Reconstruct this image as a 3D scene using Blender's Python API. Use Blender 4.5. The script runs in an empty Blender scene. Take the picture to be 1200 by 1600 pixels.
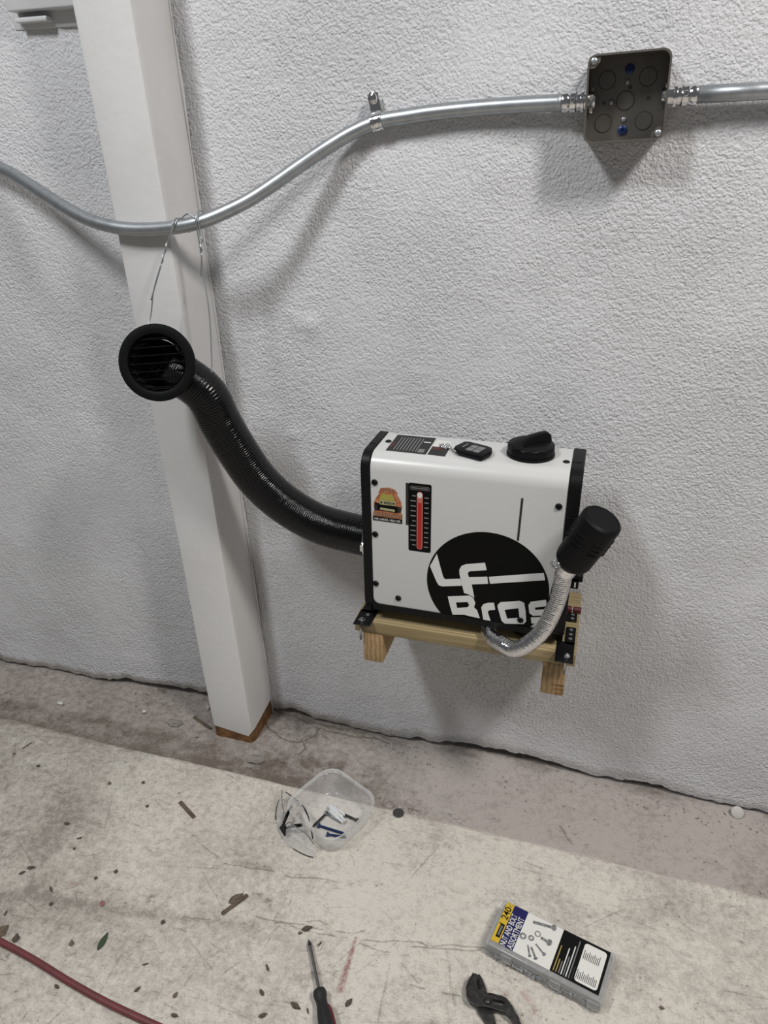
import bpy, bmesh, math, random
import numpy as np
from mathutils import Vector, Matrix

# ------------------------------------------------------------------ camera
scene = bpy.context.scene
COL = scene.collection
cam_data = bpy.data.cameras.new('camera')
cam_data.sensor_fit = 'VERTICAL'
cam_data.sensor_height = 36.0
cam_data.sensor_width = 27.0
cam_data.lens = 36.0 * 1109.0 / 1600.0
cam_data.clip_start = 0.02
camera = bpy.data.objects.new('camera', cam_data)
COL.objects.link(camera)
camera.matrix_world = Matrix(((0.957789, -0.115325, 0.263325, 0.0),
                              (0.287013, 0.435351, -0.853284, -1.18),
                              (-0.016234, 0.892844, 0.450074, 1.20),
                              (0, 0, 0, 1)))
scene.camera = camera
# ------------------------------------------------------------------ light
world = bpy.data.worlds.new('room_ambient')
scene.world = world
world.use_nodes = True
world.node_tree.nodes['Background'].inputs[0].default_value = (0.93, 0.96, 1.0, 1)
world.node_tree.nodes['Background'].inputs[1].default_value = 0.12


def area(name, loc, target, sx, sy, power, color):
    d = bpy.data.lights.new(name, 'AREA')
    d.shape = 'RECTANGLE'
    d.size, d.size_y, d.energy, d.color = sx, sy, power, color
    o = bpy.data.objects.new(name, d)
    COL.objects.link(o)
    o.location = loc
    o.rotation_euler = (Vector(target) - Vector(loc)).to_track_quat('-Z', 'Y').to_euler()
    return o


area('ceiling_light_right', (1.05, -1.05, 2.65), (0.75, -0.75, 0.0), 0.25, 0.5, 50, (1.0, 0.965, 0.93))
area('ceiling_light_left', (-1.10, -1.45, 2.65), (-0.9, -1.0, 0.0), 0.25, 0.5, 42, (0.97, 0.985, 1.0))
scene.view_settings.view_transform = 'Standard'
scene.view_settings.look = 'None'
scene.view_settings.gamma = 1.0
scene.view_settings.use_curve_mapping = False
scene.view_settings.exposure = -0.12

# ------------------------------------------------------------------ measured places (metres; wall at y=0, floor at z=0)
D = {'B': [(-0.1956, 0.5329), (-0.1589, 0.5411), (-0.152, 0.5369), (-0.1486, 0.5277), (-0.1504, 0.5191), (-0.1449, 0.5138), (-0.1397, 0.499), (-0.1542, 0.4999), (-0.1667, 0.5013), (-0.1863, 0.4977),
       (-0.1901, 0.5111), (-0.1789, 0.5124), (-0.1617, 0.517), (-0.1585, 0.5223), (-0.1615, 0.528), (-0.1814, 0.5237), (-0.1789, 0.5128), (-0.1904, 0.5114)],
 'F': [(-0.1363, 0.6081), (-0.1671, 0.6006), (-0.1745, 0.596), (-0.1776, 0.5886), (-0.177, 0.5799), (-0.1682, 0.5449), (-0.1605, 0.5433), (-0.1506, 0.5386), (-0.1561, 0.5637), (-0.1291, 0.5696),
       (-0.1312, 0.5825), (-0.1612, 0.5766), (-0.1636, 0.5845), (-0.1601, 0.5886), (-0.1327, 0.595)],
 'L': [(-0.2271, 0.5877), (-0.2158, 0.613), (-0.2099, 0.5904), (-0.2042, 0.5702), (-0.2011, 0.5661), (-0.1743, 0.5716), (-0.1723, 0.5585), (-0.2054, 0.5515), (-0.2116, 0.5529), (-0.2155, 0.5594)],
 'badge_brown': [(-0.3235, 0.6767), (-0.2741, 0.6766), (-0.2745, 0.6693), (-0.3239, 0.6699)],
 'badge_out': [(-0.3244, 0.6614), (-0.2747, 0.6606), (-0.2741, 0.6766), (-0.2766, 0.6806), (-0.2748, 0.6904), (-0.2765, 0.6996), (-0.2803, 0.7075), (-0.2832, 0.7114), (-0.2818, 0.7141),
               (-0.2866, 0.7203), (-0.2968, 0.7227), (-0.3106, 0.7206), (-0.3127, 0.7151), (-0.3142, 0.7139), (-0.3128, 0.7109), (-0.3189, 0.7018), (-0.3226, 0.6928), (-0.3223, 0.6843),
               (-0.321, 0.6791), (-0.3235, 0.6767)],
 'badge_strip': [(-0.3242, 0.669), (-0.2747, 0.668), (-0.2747, 0.6606), (-0.3244, 0.6614)],
 'bar': [(-0.1286, 0.5826), (-0.0424, 0.6041), (-0.0393, 0.5911), (-0.1261, 0.5701)],
 'cam': {'R': [[0.957789, -0.115325, 0.263325], [0.287013, 0.435351, -0.853284], [-0.016234, 0.892844, 0.450074]]},
 'cap': (-0.0819, -0.1289),
 'conduit': [(-0.0858, -0.022, 1.2601), (-0.1398, -0.018, 1.2596), (-0.2038, -0.015, 1.2578), (-0.2703, -0.013, 1.2541), (-0.3091, -0.013, 1.2503), (-0.3587, -0.014, 1.244), (-0.398, -0.02, 1.2303),
             (-0.4362, -0.032, 1.2102), (-0.4728, -0.05, 1.1871), (-0.5094, -0.069, 1.1629), (-0.5462, -0.088, 1.1403), (-0.5837, -0.105, 1.123), (-0.6184, -0.116, 1.1107), (-0.657, -0.12, 1.1032),
             (-0.7042, -0.12, 1.099), (-0.7457, -0.12, 1.0986), (-0.7819, -0.119, 1.102), (-0.828, -0.112, 1.1109), (-0.8788, -0.098, 1.1273), (-0.934, -0.079, 1.148), (-0.9902, -0.06, 1.1705),
             (-1.0464, -0.044, 1.1898)],
 'conduit2': [(0.0816, -0.022, 1.2628), (0.1712, -0.018, 1.2643)],
 'cont_base': [(-0.3731, -0.3323, 0.0)],
 'cont_rim': [(-0.437, -0.1745, 0.055), (-0.3232, -0.2282, 0.055), (-0.3707, -0.3415, 0.055), (-0.489, -0.2915, 0.055)],
 'cord': [(-0.9584, -0.641, 0.0055), (-0.8662, -0.6511, 0.0055), (-0.7921, -0.6601, 0.0055), (-0.7043, -0.6744, 0.0055), (-0.624, -0.6846, 0.0055), (-0.5324, -0.6917, 0.0055),
          (-0.4354, -0.6972, 0.0055)],
 'cracks': [[(-0.4272, -0.4866), (-0.3697, -0.4797), (-0.3221, -0.4801), (-0.2762, -0.4784), (-0.2215, -0.4785)], [(-0.4659, -0.4831), (-0.3822, -0.4785), (-0.3024, -0.4697), (-0.2695, -0.4567)],
            [(-0.2776, -0.4742), (-0.2144, -0.456), (-0.1494, -0.4463), (-0.0653, -0.4266)], [(-0.3036, -0.4665), (-0.3525, -0.4627), (-0.375, -0.4667)],
            [(-0.9383, -0.5744), (-0.8385, -0.5588), (-0.7383, -0.5466), (-0.6193, -0.5273), (-0.4556, -0.5044)], [(-0.1741, -0.5227), (-0.1121, -0.517), (-0.0517, -0.5095)],
            [(-0.5461, -0.4004), (-0.4175, -0.3941), (-0.2657, -0.3614)], [(-0.19, -0.4626), (-0.0753, -0.4318)], [(-0.4272, -0.5311), (-0.3662, -0.5225)], [(-0.8335, -0.4756), (-0.7599, -0.4786)],
            [(-0.6564, -0.6583), (-0.5547, -0.6493)], [(-0.1787, -0.2058), (-0.0522, -0.2006), (0.186, -0.1907)], [(0.0558, -0.3451), (0.184, -0.296), (0.2946, -0.2266)],
            [(-0.4221, -0.5736), (-0.3116, -0.5677)], [(-0.1994, -0.5092), (-0.1344, -0.5112)]],
 'driver': [(-0.358, -0.5006, 0.012), (-0.308, -0.5777, 0.012)],
 'glass': [(-0.5434, -0.2475, 0.0), (-0.5367, -0.2838, 0.0), (-0.5129, -0.3168, 0.0), (-0.4783, -0.3448, 0.0), (-0.4404, -0.3645, 0.0), (-0.4118, -0.3376, 0.0), (-0.4463, -0.3055, 0.0),
           (-0.4838, -0.2688, 0.0), (-0.5144, -0.2443, 0.0)],
 'grille': (-0.6723, -0.215, 0.9089),
 'heat_edges': {'back': (-0.3238, -0.0776, 0.7755),
                'backr': (-0.0031, -0.0922, 0.7755),
                'bl': (-0.3218, -0.19, 0.4822),
                'br': (-0.0141, -0.19, 0.4914),
                'tl': (-0.3397, -0.19, 0.7481),
                'wtl': (-0.3256, -0.19, 0.7496),
                'wtr': (-0.0197, -0.19, 0.7571)},
 'hose': [(-0.6412, -0.178, 0.8937), (-0.6256, -0.165, 0.8499), (-0.6064, -0.155, 0.7928), (-0.5853, -0.145, 0.7379), (-0.5554, -0.135, 0.6804), (-0.5115, -0.125, 0.6338), (-0.4495, -0.12, 0.6003),
          (-0.3725, -0.12, 0.5886)],
 'items': {'bigleaf': (-0.8806, -0.6329),
           'chip1': (-0.9568, -0.087),
           'chip2': (-1.1752, -0.1177),
           'chip3': (-0.8147, -0.0262),
           'chip4': (-0.3357, -0.5058),
           'disc': (-0.2822, -0.1917),
           'green': (-0.6985, -0.5991),
           'leafA': (-0.5145, -0.4644),
           'petal': (-0.7429, -0.5403),
           'slug': (0.3742, -0.0131),
           'stA0': (-0.5245, -0.4988),
           'stA1': (-0.4972, -0.4529),
           'stB0': (-0.7275, -0.3032),
           'stB1': (-0.678, -0.329),
           'stC0': (-0.8301, -0.0697),
           'stC1': (-0.7698, -0.0947),
           'stD0': (-1.1564, -0.2686),
           'stD1': (-1.1492, -0.246),
           'stone': (-0.867, -0.0979),
           'stone2': (-0.6269, -0.1509)},
 'jeep_body': [(-0.3125, 0.6989), (-0.2853, 0.6991), (-0.2859, 0.6911), (-0.3127, 0.6914)],
 'jeep_low': [(-0.3211, 0.6941), (-0.3126, 0.693), (-0.2824, 0.6905), (-0.278, 0.69), (-0.2805, 0.6801), (-0.2845, 0.679), (-0.3124, 0.6802), (-0.3194, 0.6793)],
 'jeep_plate': [(-0.3118, 0.6857), (-0.2869, 0.6846), (-0.287, 0.6805), (-0.3119, 0.6819)],
 'jeep_top': [(-0.3103, 0.7091), (-0.3078, 0.711), (-0.2901, 0.709), (-0.2868, 0.6999), (-0.3125, 0.6994)],
 'keyring': [(-0.2045, -0.1361), (-0.2111, -0.1348), (-0.2184, -0.1302), (-0.2256, -0.119), (-0.2295, -0.1156)],
 'kit_top': [(-0.0487, -0.3539, 0.036), (0.1414, -0.4009, 0.036), (0.1214, -0.4856, 0.036), (-0.0678, -0.4417, 0.036)],
 'o': [(-0.1115, 0.5308), (-0.1073, 0.5369), (-0.0759, 0.5453), (-0.0687, 0.5427), (-0.0652, 0.5266), (-0.0629, 0.5072), (-0.0669, 0.501), (-0.0974, 0.4962), (-0.1031, 0.5007), (-0.1106, 0.5248),
       (-0.0994, 0.5232), (-0.0942, 0.5068), (-0.0742, 0.512), (-0.0773, 0.5309), (-0.0997, 0.5235), (-0.1109, 0.5251)],
 'oscrew': (-0.0727, 0.5079),
 'pipe': [(-0.142, -0.135, 0.4722), (-0.13, -0.17, 0.4722), (-0.118, -0.2, 0.4722), (-0.097, -0.222, 0.4773), (-0.0769, -0.232, 0.4784), (-0.0568, -0.238, 0.4947), (-0.0334, -0.235, 0.5259),
          (-0.0191, -0.228, 0.5687), (-0.0132, -0.222, 0.6047), (-0.0109, -0.22, 0.6292)],
 'plA': [(-0.0773, -0.4846, 0.016), (-0.0723, -0.4835, 0.016), (-0.071, -0.4921, 0.016), (-0.0683, -0.5015, 0.016), (-0.065, -0.5076, 0.016), (-0.0496, -0.5082, 0.016), (-0.0277, -0.5068, 0.016),
         (-0.0214, -0.5084, 0.016), (-0.0112, -0.5176, 0.016), (0.0015, -0.5329, 0.016), (0.0106, -0.5442, 0.016), (0.0037, -0.5507, 0.016), (-0.0032, -0.5417, 0.016), (-0.0111, -0.5337, 0.016),
         (-0.0207, -0.5276, 0.016), (-0.0385, -0.5276, 0.016), (-0.0514, -0.5279, 0.016), (-0.0649, -0.5312, 0.016), (-0.0743, -0.5291, 0.016), (-0.0806, -0.5216, 0.016), (-0.084, -0.5091, 0.016),
         (-0.0822, -0.4974, 0.016)],
 'plB': [(-0.073, -0.4803, 0.01), (-0.0677, -0.4787, 0.01), (-0.0611, -0.4867, 0.01), (-0.0554, -0.4963, 0.01), (-0.0496, -0.5067, 0.01), (-0.0423, -0.5145, 0.01), (-0.0396, -0.5263, 0.01),
         (-0.0317, -0.544, 0.01), (-0.0261, -0.5553, 0.01), (-0.0332, -0.5601, 0.01), (-0.0426, -0.5499, 0.01), (-0.0494, -0.5444, 0.01), (-0.0575, -0.5373, 0.01), (-0.0658, -0.5276, 0.01),
         (-0.0674, -0.5098, 0.01), (-0.0676, -0.5018, 0.01), (-0.0696, -0.4912, 0.01)],
 'plpiv': [(-0.0489, -0.5201, 0.02)],
 'plslot': [(-0.0426, -0.5145, 0.016), (-0.0268, -0.5129, 0.016), (-0.0226, -0.5146, 0.016), (-0.0231, -0.5181, 0.016), (-0.0258, -0.5197, 0.016), (-0.0396, -0.521, 0.016)],
 'r': [(-0.1382, 0.5212), (-0.1355, 0.5276), (-0.1281, 0.5321), (-0.1177, 0.534), (-0.1149, 0.5208), (-0.1244, 0.5183), (-0.1272, 0.5145), (-0.1215, 0.4972), (-0.1338, 0.4975)],
 'red': [(-0.2829, -0.4722), (-0.2798, -0.5585)],
 'reds2': [(-0.0236, -0.4934), (0.0115, -0.4912), (0.0228, -0.5036), (0.0036, -0.4835), (-0.8184, -0.5227)],
 'remote': [(-0.189, -0.1133), (-0.1426, -0.1317), (-0.1401, -0.1519), (-0.1519, -0.175), (-0.1938, -0.1595), (-0.203, -0.1429)],
 's': [(-0.0617, 0.5397), (-0.0585, 0.5467), (-0.0348, 0.5544), (-0.0324, 0.5432), (-0.0513, 0.5366), (-0.0498, 0.5323), (-0.0352, 0.5357), (-0.0275, 0.53), (-0.0261, 0.5142), (-0.0343, 0.5079),
       (-0.0541, 0.5049), (-0.0561, 0.5161), (-0.0369, 0.5204), (-0.038, 0.5238), (-0.0529, 0.5203), (-0.0591, 0.5242)],
 'screws': [(-0.3204, 0.7294), (-0.3215, 0.6345), (-0.3226, 0.5374), (-0.2825, 0.5141), (-0.0303, 0.7226)],
 'slot': [(-0.0851, 0.7297), (-0.0868, 0.6561)],
 'specks': [(-0.9201, -0.4125), (-0.8678, -0.4577), (-0.9191, -0.5158), (-0.9278, -0.5295), (-0.8516, -0.5429), (-0.7865, -0.5), (-0.7587, -0.4782), (-0.8317, -0.5671), (-0.8986, -0.604),
            (-0.8476, -0.6363), (-0.7484, -0.617), (-0.724, -0.6841), (-0.5951, -0.6509), (-0.5314, -0.6416), (-0.606, -0.6128), (-0.516, -0.6687), (-0.9013, -0.3), (-0.8316, -0.2784),
            (-0.7878, -0.3305), (-1.1634, -0.2867), (-1.0844, -0.3015), (-0.4069, -0.5617), (-0.3995, -0.5993), (-0.3827, -0.63), (-0.3693, -0.4807), (-0.378, -0.4915), (-0.3381, -0.4997),
            (-0.3391, -0.6028), (-0.2599, -0.5749), (-0.3177, -0.6044), (0.2134, -0.4454), (-0.8734, -0.4352), (-0.6176, -0.5403)],
 'therm_shadow': [(-0.2681, 0.7343), (-0.2638, 0.7343), (-0.2648, 0.6596), (-0.2688, 0.6596)],
 'thermo': [(-0.2628, 0.7359), (-0.2259, 0.7351), (-0.2274, 0.6117), (-0.2649, 0.6134)],
 'top_label': [(-0.309, -0.0908), (-0.2419, -0.093), (-0.2418, -0.1666), (-0.3077, -0.1638)],
 'top_label2': [(-0.2407, -0.1294), (-0.2121, -0.1338), (-0.2117, -0.1663), (-0.2398, -0.1645)],
 'top_label3': [(-0.2379, -0.0998), (-0.2151, -0.1007), (-0.2121, -0.1338), (-0.2407, -0.1294)],
 'tscrew': [(-0.3154, -0.1255), (-0.0274, -0.1415)],
 'tube_o': [(-0.2441, 0.7238), (-0.2448, 0.6141)],
 'wheelL': [(-0.3217, 0.6898), (-0.3162, 0.6904), (-0.3159, 0.6798), (-0.3215, 0.6791)],
 'wheelR': [(-0.282, 0.6895), (-0.276, 0.6892), (-0.2771, 0.68), (-0.2825, 0.6804)],
 'wireL': [(-0.6538, -0.132, 1.1126), (-0.661, -0.135, 1.1063), (-0.6682, -0.136, 1.0876), (-0.6831, -0.145, 1.0501), (-0.6983, -0.155, 1.0088), (-0.712, -0.17, 0.9603)],
 'wireL2': [(-0.6669, -0.138, 1.0878), (-0.6845, -0.148, 1.0446), (-0.7037, -0.158, 0.9951)],
 'wireR': [(-0.6147, -0.128, 1.1126), (-0.6137, -0.128, 1.0969), (-0.62, -0.127, 1.0655), (-0.6187, -0.13, 1.032), (-0.6119, -0.138, 0.9838), (-0.609, -0.15, 0.9246), (-0.6093, -0.165, 0.8805),
           (-0.6123, -0.185, 0.8634)],
 'wireR2': [(-0.6136, -0.131, 1.1082), (-0.6182, -0.131, 1.0849), (-0.6184, -0.129, 1.061), (-0.6242, -0.129, 1.0298)]}

# ------------------------------------------------------------------ helpers
RNG = random.Random(7)


def lin(c):
    return tuple(((v / 12.92) if v <= 0.04045 else ((v + 0.055) / 1.055) ** 2.4) for v in c)


def s255(r, g, b):
    return lin((r / 255, g / 255, b / 255))


MATS = {}


def material(name, col, rough=0.5, metal=0.0, noise=None, bump=None, spec=0.5, alpha=1.0):
    """noise=(scale, colour2, lo, hi); bump=(scale, distance, detail)"""
    m = bpy.data.materials.new(name)
    m.use_nodes = True
    nt = m.node_tree
    p = nt.nodes['Principled BSDF']
    p.inputs['Base Color'].default_value = (*col, 1)
    p.inputs['Roughness'].default_value = rough
    p.inputs['Metallic'].default_value = metal
    p.inputs['Specular IOR Level'].default_value = spec
    p.inputs['Alpha'].default_value = alpha
    tc = nt.nodes.new('ShaderNodeTexCoord')
    if noise:
        n = nt.nodes.new('ShaderNodeTexNoise')
        n.inputs['Scale'].default_value = noise[0]
        n.inputs['Detail'].default_value = 6
        nt.links.new(tc.outputs['Object'], n.inputs['Vector'])
        r = nt.nodes.new('ShaderNodeMapRange')
        r.inputs[1].default_value, r.inputs[2].default_value = noise[2], noise[3]
        nt.links.new(n.outputs['Fac'], r.inputs[0])
        mx = nt.nodes.new('ShaderNodeMix')
        mx.data_type = 'RGBA'
        mx.inputs[6].default_value = (*col, 1)
        mx.inputs[7].default_value = (*noise[1], 1)
        nt.links.new(r.outputs[0], mx.inputs[0])
        nt.links.new(mx.outputs[2], p.inputs['Base Color'])
    if bump:
        n = nt.nodes.new('ShaderNodeTexNoise')
        n.inputs['Scale'].default_value = bump[0]
        n.inputs['Detail'].default_value = bump[2] if len(bump) > 2 else 3
        nt.links.new(tc.outputs['Object'], n.inputs['Vector'])
        b = nt.nodes.new('ShaderNodeBump')
        b.inputs['Distance'].default_value = bump[1]
        b.inputs['Strength'].default_value = 1.0
        nt.links.new(n.outputs['Fac'], b.inputs['Height'])
        nt.links.new(b.outputs[0], p.inputs['Normal'])
    MATS[name] = m
    return m


ROOT = {}


def tag(o, label, cat, group=None, kind=None):
    if label: o['label'] = label
    if cat: o['category'] = cat
    if group: o['group'] = group
    if kind: o['kind'] = kind
    return o


def thing(name, loc, label, cat, group=None):
    o = bpy.data.objects.new(name, None)
    o.empty_display_size = 0.02
    COL.objects.link(o)
    o.location = loc
    ROOT[o.name] = Vector(loc)
    return tag(o, label, cat, group)


def obj(name, bm, mat, parent=None, smooth=False, label=None, angle=None):
    """bm holds world coordinates; one mesh object comes out"""
    if parent is not None:
        rl = ROOT[parent.name]
        bmesh.ops.translate(bm, verts=bm.verts, vec=-rl)
    me = bpy.data.meshes.new(name)
    bm.to_mesh(me)
    bm.free()
    o = bpy.data.objects.new(name, me)
    COL.objects.link(o)
    if mat is not None:
        me.materials.append(mat)
    if smooth:
        for f in me.polygons: f.use_smooth = True
        if angle is not None:
            me.set_sharp_from_angle(angle=math.radians(angle))
    if parent is not None:
        o.parent = parent
        ROOT[o.name] = ROOT[parent.name]
    else:
        ROOT[o.name] = Vector((0, 0, 0))
    if label: o['label'] = label
    return o


def settle(o, loc):
    """move an unparented mesh's origin to loc"""
    o.data.transform(Matrix.Translation(-Vector(loc)))
    o.location = loc
    return o


def new(): return bmesh.new()


def box(bm, x0, x1, y0, y1, z0, z1, bev=0.0, seg=2, mat=None):
    r = bmesh.ops.create_cube(bm, size=1.0)
    vs = r['verts']
    for v in vs:
        v.co = Vector(((x0 + x1) / 2 + v.co.x * (x1 - x0), (y0 + y1) / 2 + v.co.y * (y1 - y0), (z0 + z1) / 2 + v.co.z * (z1 - z0)))
    es = list({e for v in vs for e in v.link_edges})
    out = vs
    if bev > 0:
        rr = bmesh.ops.bevel(bm, geom=es, offset=bev, segments=seg, affect='EDGES', profile=0.5)
        out = list({v for f in rr['faces'] for v in f.verts})
    if mat is not None:
        bmesh.ops.transform(bm, matrix=mat, verts=[v for v in out if v.is_valid])
    return out


def prism(bm, pts, ext, tri=True):
    """pts: list of 3D points of a planar polygon; ext: extrusion vector"""
    ext = Vector(ext)
    n = len(pts)
    a = [bm.verts.new(Vector(p)) for p in pts]
    b = [bm.verts.new(Vector(p) + ext) for p in pts]
    f1 = bm.faces.new(a)
    f2 = bm.faces.new(list(reversed(b)))
    sides = [bm.faces.new((a[(i + 1) % n], a[i], b[i], b[(i + 1) % n])) for i in range(n)]
    f1.normal_update()
    f2.normal_update()
    if tri: bmesh.ops.triangulate(bm, faces=[f1, f2], ngon_method='EAR_CLIP')
    bmesh.ops.recalc_face_normals(bm, faces=bm.faces)
    return a + b


def frame_for(d):
    d = Vector(d).normalized()
    u = Vector((0, 0, 1)) if abs(d.z) < 0.9 else Vector((1, 0, 0))
    a = d.cross(u).normalized()
    return a, d.cross(a).normalized(), d


def lathe(bm, origin, axis, prof, seg=24, caps=True):
    """prof: list of (distance along axis, radius)"""
    o = Vector(origin)
    a, b, d = frame_for(axis)
    rings = []
    for t, r in prof:
        if r <= 1e-6:
            rings.append([bm.verts.new(o + d * t)])
        else:
            rings.append([bm.verts.new(o + d * t + (a * math.cos(k * 2 * math.pi / seg) + b * math.sin(k * 2 * math.pi / seg)) * r) for k in range(seg)])
    for p, q in zip(rings[:-1], rings[1:]):
        for k in range(seg):
            k2 = (k + 1) % seg
            if len(p) == 1 and len(q) == 1: continue
            if len(p) == 1: bm.faces.new((p[0], q[k2], q[k]))
            elif len(q) == 1: bm.faces.new((p[k], p[k2], q[0]))
            else: bm.faces.new((p[k], p[k2], q[k2], q[k]))
    if caps:
        if len(rings[0]) > 1: bm.faces.new(list(reversed(rings[0])))
        if len(rings[-1]) > 1: bm.faces.new(rings[-1])
    bmesh.ops.recalc_face_normals(bm, faces=bm.faces)


def spline(pts, step):
    """Catmull-Rom resampled at even steps"""
    P = [Vector(p) for p in pts]
    P = [P[0] * 2 - P[1]] + P + [P[-1] * 2 - P[-2]]
    dense = []
    for i in range(1, len(P) - 2):
        p0, p1, p2, p3 = P[i - 1:i + 3]
        for k in range(24):
            t = k / 24
            dense.append(0.5 * ((2 * p1) + (p2 - p0) * t + (2 * p0 - 5 * p1 + 4 * p2 - p3) * t * t + (3 * p1 - p0 - 3 * p2 + p3) * t ** 3))
    dense.append(P[-2])
    L = [0.0]
    for a, b in zip(dense[:-1], dense[1:]): L.append(L[-1] + (b - a).length)
    n = max(2, int(L[-1] / step))
    out, j = [], 0
    for i in range(n + 1):
        s = L[-1] * i / n
        while j < len(L) - 2 and L[j + 1] < s: j += 1
        w = (s - L[j]) / max(1e-9, L[j + 1] - L[j])
        out.append(dense[j].lerp(dense[j + 1], min(1, max(0, w))))
    return out


def tube(bm, pts, rad, seg=12, cap=True):
    """pts: list of Vectors; rad: number or f(i, s, k)"""
    pts = [Vector(p) for p in pts]
    n = len(pts)
    t0 = (pts[1] - pts[0]).normalized()
    a, b, _ = frame_for(t0)
    rings, s = [], 0.0
    for i, p in enumerate(pts):
        t = (pts[min(n - 1, i + 1)] - pts[max(0, i - 1)]).normalized()
        a = (a - t * a.dot(t)).normalized()
        b = t.cross(a)
        if i: s += (p - pts[i - 1]).length
        ring = []
        for k in range(seg):
            an = k * 2 * math.pi / seg
            r = rad(i, s, k) if callable(rad) else rad
            ring.append(bm.verts.new(p + (a * math.cos(an) + b * math.sin(an)) * r))
        rings.append(ring)
    for p, q in zip(rings[:-1], rings[1:]):
        for k in range(seg):
            k2 = (k + 1) % seg
            bm.faces.new((p[k], p[k2], q[k2], q[k]))
    if cap:
        bm.faces.new(list(reversed(rings[0])))
        bm.faces.new(rings[-1])
    bmesh.ops.recalc_face_normals(bm, faces=bm.faces)


def rrect(cx, cz, w, h, r, n=6):
    out = []
    for qx, qz, a0 in ((1, 1, 0), (-1, 1, 90), (-1, -1, 180), (1, -1, 270)):
        for k in range(n + 1):
            a = math.radians(a0 + 90 * k / n)
            out.append((cx + qx * (w / 2 - r) + r * math.cos(a), cz + qz * (h / 2 - r) + r * math.sin(a)))
    return out


def text(name, body, mat, origin, xdir, updir, height, parent, width=None, bold=0.0, thick=0.0002, align='LEFT'):
    """flat lettering: cap height `height`, squeezed to `width` if given"""
    cu = bpy.data.curves.new(name, 'FONT')
    cu.body = body
    cu.size = 1.0
    cu.align_x = 'LEFT'
    cu.offset = bold
    cu.resolution_u = 3
    to = bpy.data.objects.new('tmp_text', cu)
    COL.objects.link(to)
    dg = bpy.context.evaluated_depsgraph_get()
    me = bpy.data.meshes.new_from_object(to.evaluated_get(dg))
    bpy.data.objects.remove(to)
    bpy.data.curves.remove(cu)
    n = len(me.vertices)
    co = np.empty(n * 3, 'f')
    me.vertices.foreach_get('co', co)
    co = co.reshape(-1, 3)
    x0, x1 = co[:, 0].min(), co[:, 0].max()
    y0, y1 = co[:, 1].min(), co[:, 1].max()
    sy = height / (y1 - y0)
    sx = (width / (x1 - x0)) if width else sy
    X, U = Vector(xdir).normalized(), Vector(updir).normalized()
    O = Vector(origin) - (ROOT[parent.name] if parent else Vector())
    u = (co[:, 0] - x0) * sx
    v = (co[:, 1] - y0) * sy
    N = X.cross(U)
    P = np.array(O)[None] + u[:, None] * np.array(X)[None] + v[:, None] * np.array(U)[None] + np.array(N)[None] * thick
    me.vertices.foreach_set('co', P.astype('f').ravel())
    me.update()
    me.materials.clear()
    me.materials.append(mat)
    o = bpy.data.objects.new(name, me)
    COL.objects.link(o)
    if parent:
        o.parent = parent
        ROOT[o.name] = ROOT[parent.name]
    return o


def copy_tree(o, parent=None):
    c = o.copy()
    COL.objects.link(c)
    c.parent = parent
    ROOT[c.name] = ROOT[o.name].copy()
    for ch in list(o.children):
        copy_tree(ch, c)
    return c


def vnoise(x, y, scale, seed):
    """smooth value noise on numpy arrays, 0..1"""
    r = np.random.RandomState(seed)
    T = r.rand(256, 256)
    X, Y = x * scale + 1000.37, y * scale + 1000.71
    xi, yi = np.floor(X).astype(int), np.floor(Y).astype(int)
    fx, fy = X - xi, Y - yi
    fx, fy = fx * fx * (3 - 2 * fx), fy * fy * (3 - 2 * fy)
    g = lambda i, j: T[i % 256, j % 256]
    return (g(xi, yi) * (1 - fx) + g(xi + 1, yi) * fx) * (1 - fy) + (g(xi, yi + 1) * (1 - fx) + g(xi + 1, yi + 1) * fx) * fy


def fbm(x, y, scale, seed, oct=4, gain=0.55):
    s, a, tot = 0, 1.0, 0
    for i in range(oct):
        s = s + a * vnoise(x, y, scale * 2.03 ** i, seed + i)
        tot += a
        a *= gain
    return s / tot


def sstep(a, b, x):
    t = np.clip((x - a) / (b - a), 0, 1)
    return t * t * (3 - 2 * t)


def grid_mesh(name, us, vs, fn, mat, attrs=None):
    """a height-field mesh: fn(U, V) -> (n,3) coordinates"""
    U, V = np.meshgrid(us, vs, indexing='ij')
    P = fn(U.ravel(), V.ravel()).astype('f')
    nu, nv = len(us), len(vs)
    i = np.arange((nu - 1) * (nv - 1))
    a = (i // (nv - 1)) * nv + i % (nv - 1)
    F = np.stack([a, a + nv, a + nv + 1, a + 1], 1).astype('i4')
    me = bpy.data.meshes.new(name)
    me.vertices.add(len(P))
    me.vertices.foreach_set('co', P.ravel())
    me.loops.add(len(F) * 4)
    me.loops.foreach_set('vertex_index', F.ravel())
    me.polygons.add(len(F))
    me.polygons.foreach_set('loop_start', np.arange(len(F), dtype='i4') * 4)
    me.update(calc_edges=True)
    me.polygons.foreach_set('use_smooth', np.ones(len(F), bool))
    for k, f in (attrs or {}).items():
        at = me.attributes.new(k, 'FLOAT', 'POINT')
        at.data.foreach_set('value', f(U.ravel(), V.ravel()).astype('f'))
    me.materials.append(mat)
    o = bpy.data.objects.new(name, me)
    COL.objects.link(o)
    ROOT[o.name] = Vector()
    return o


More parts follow.
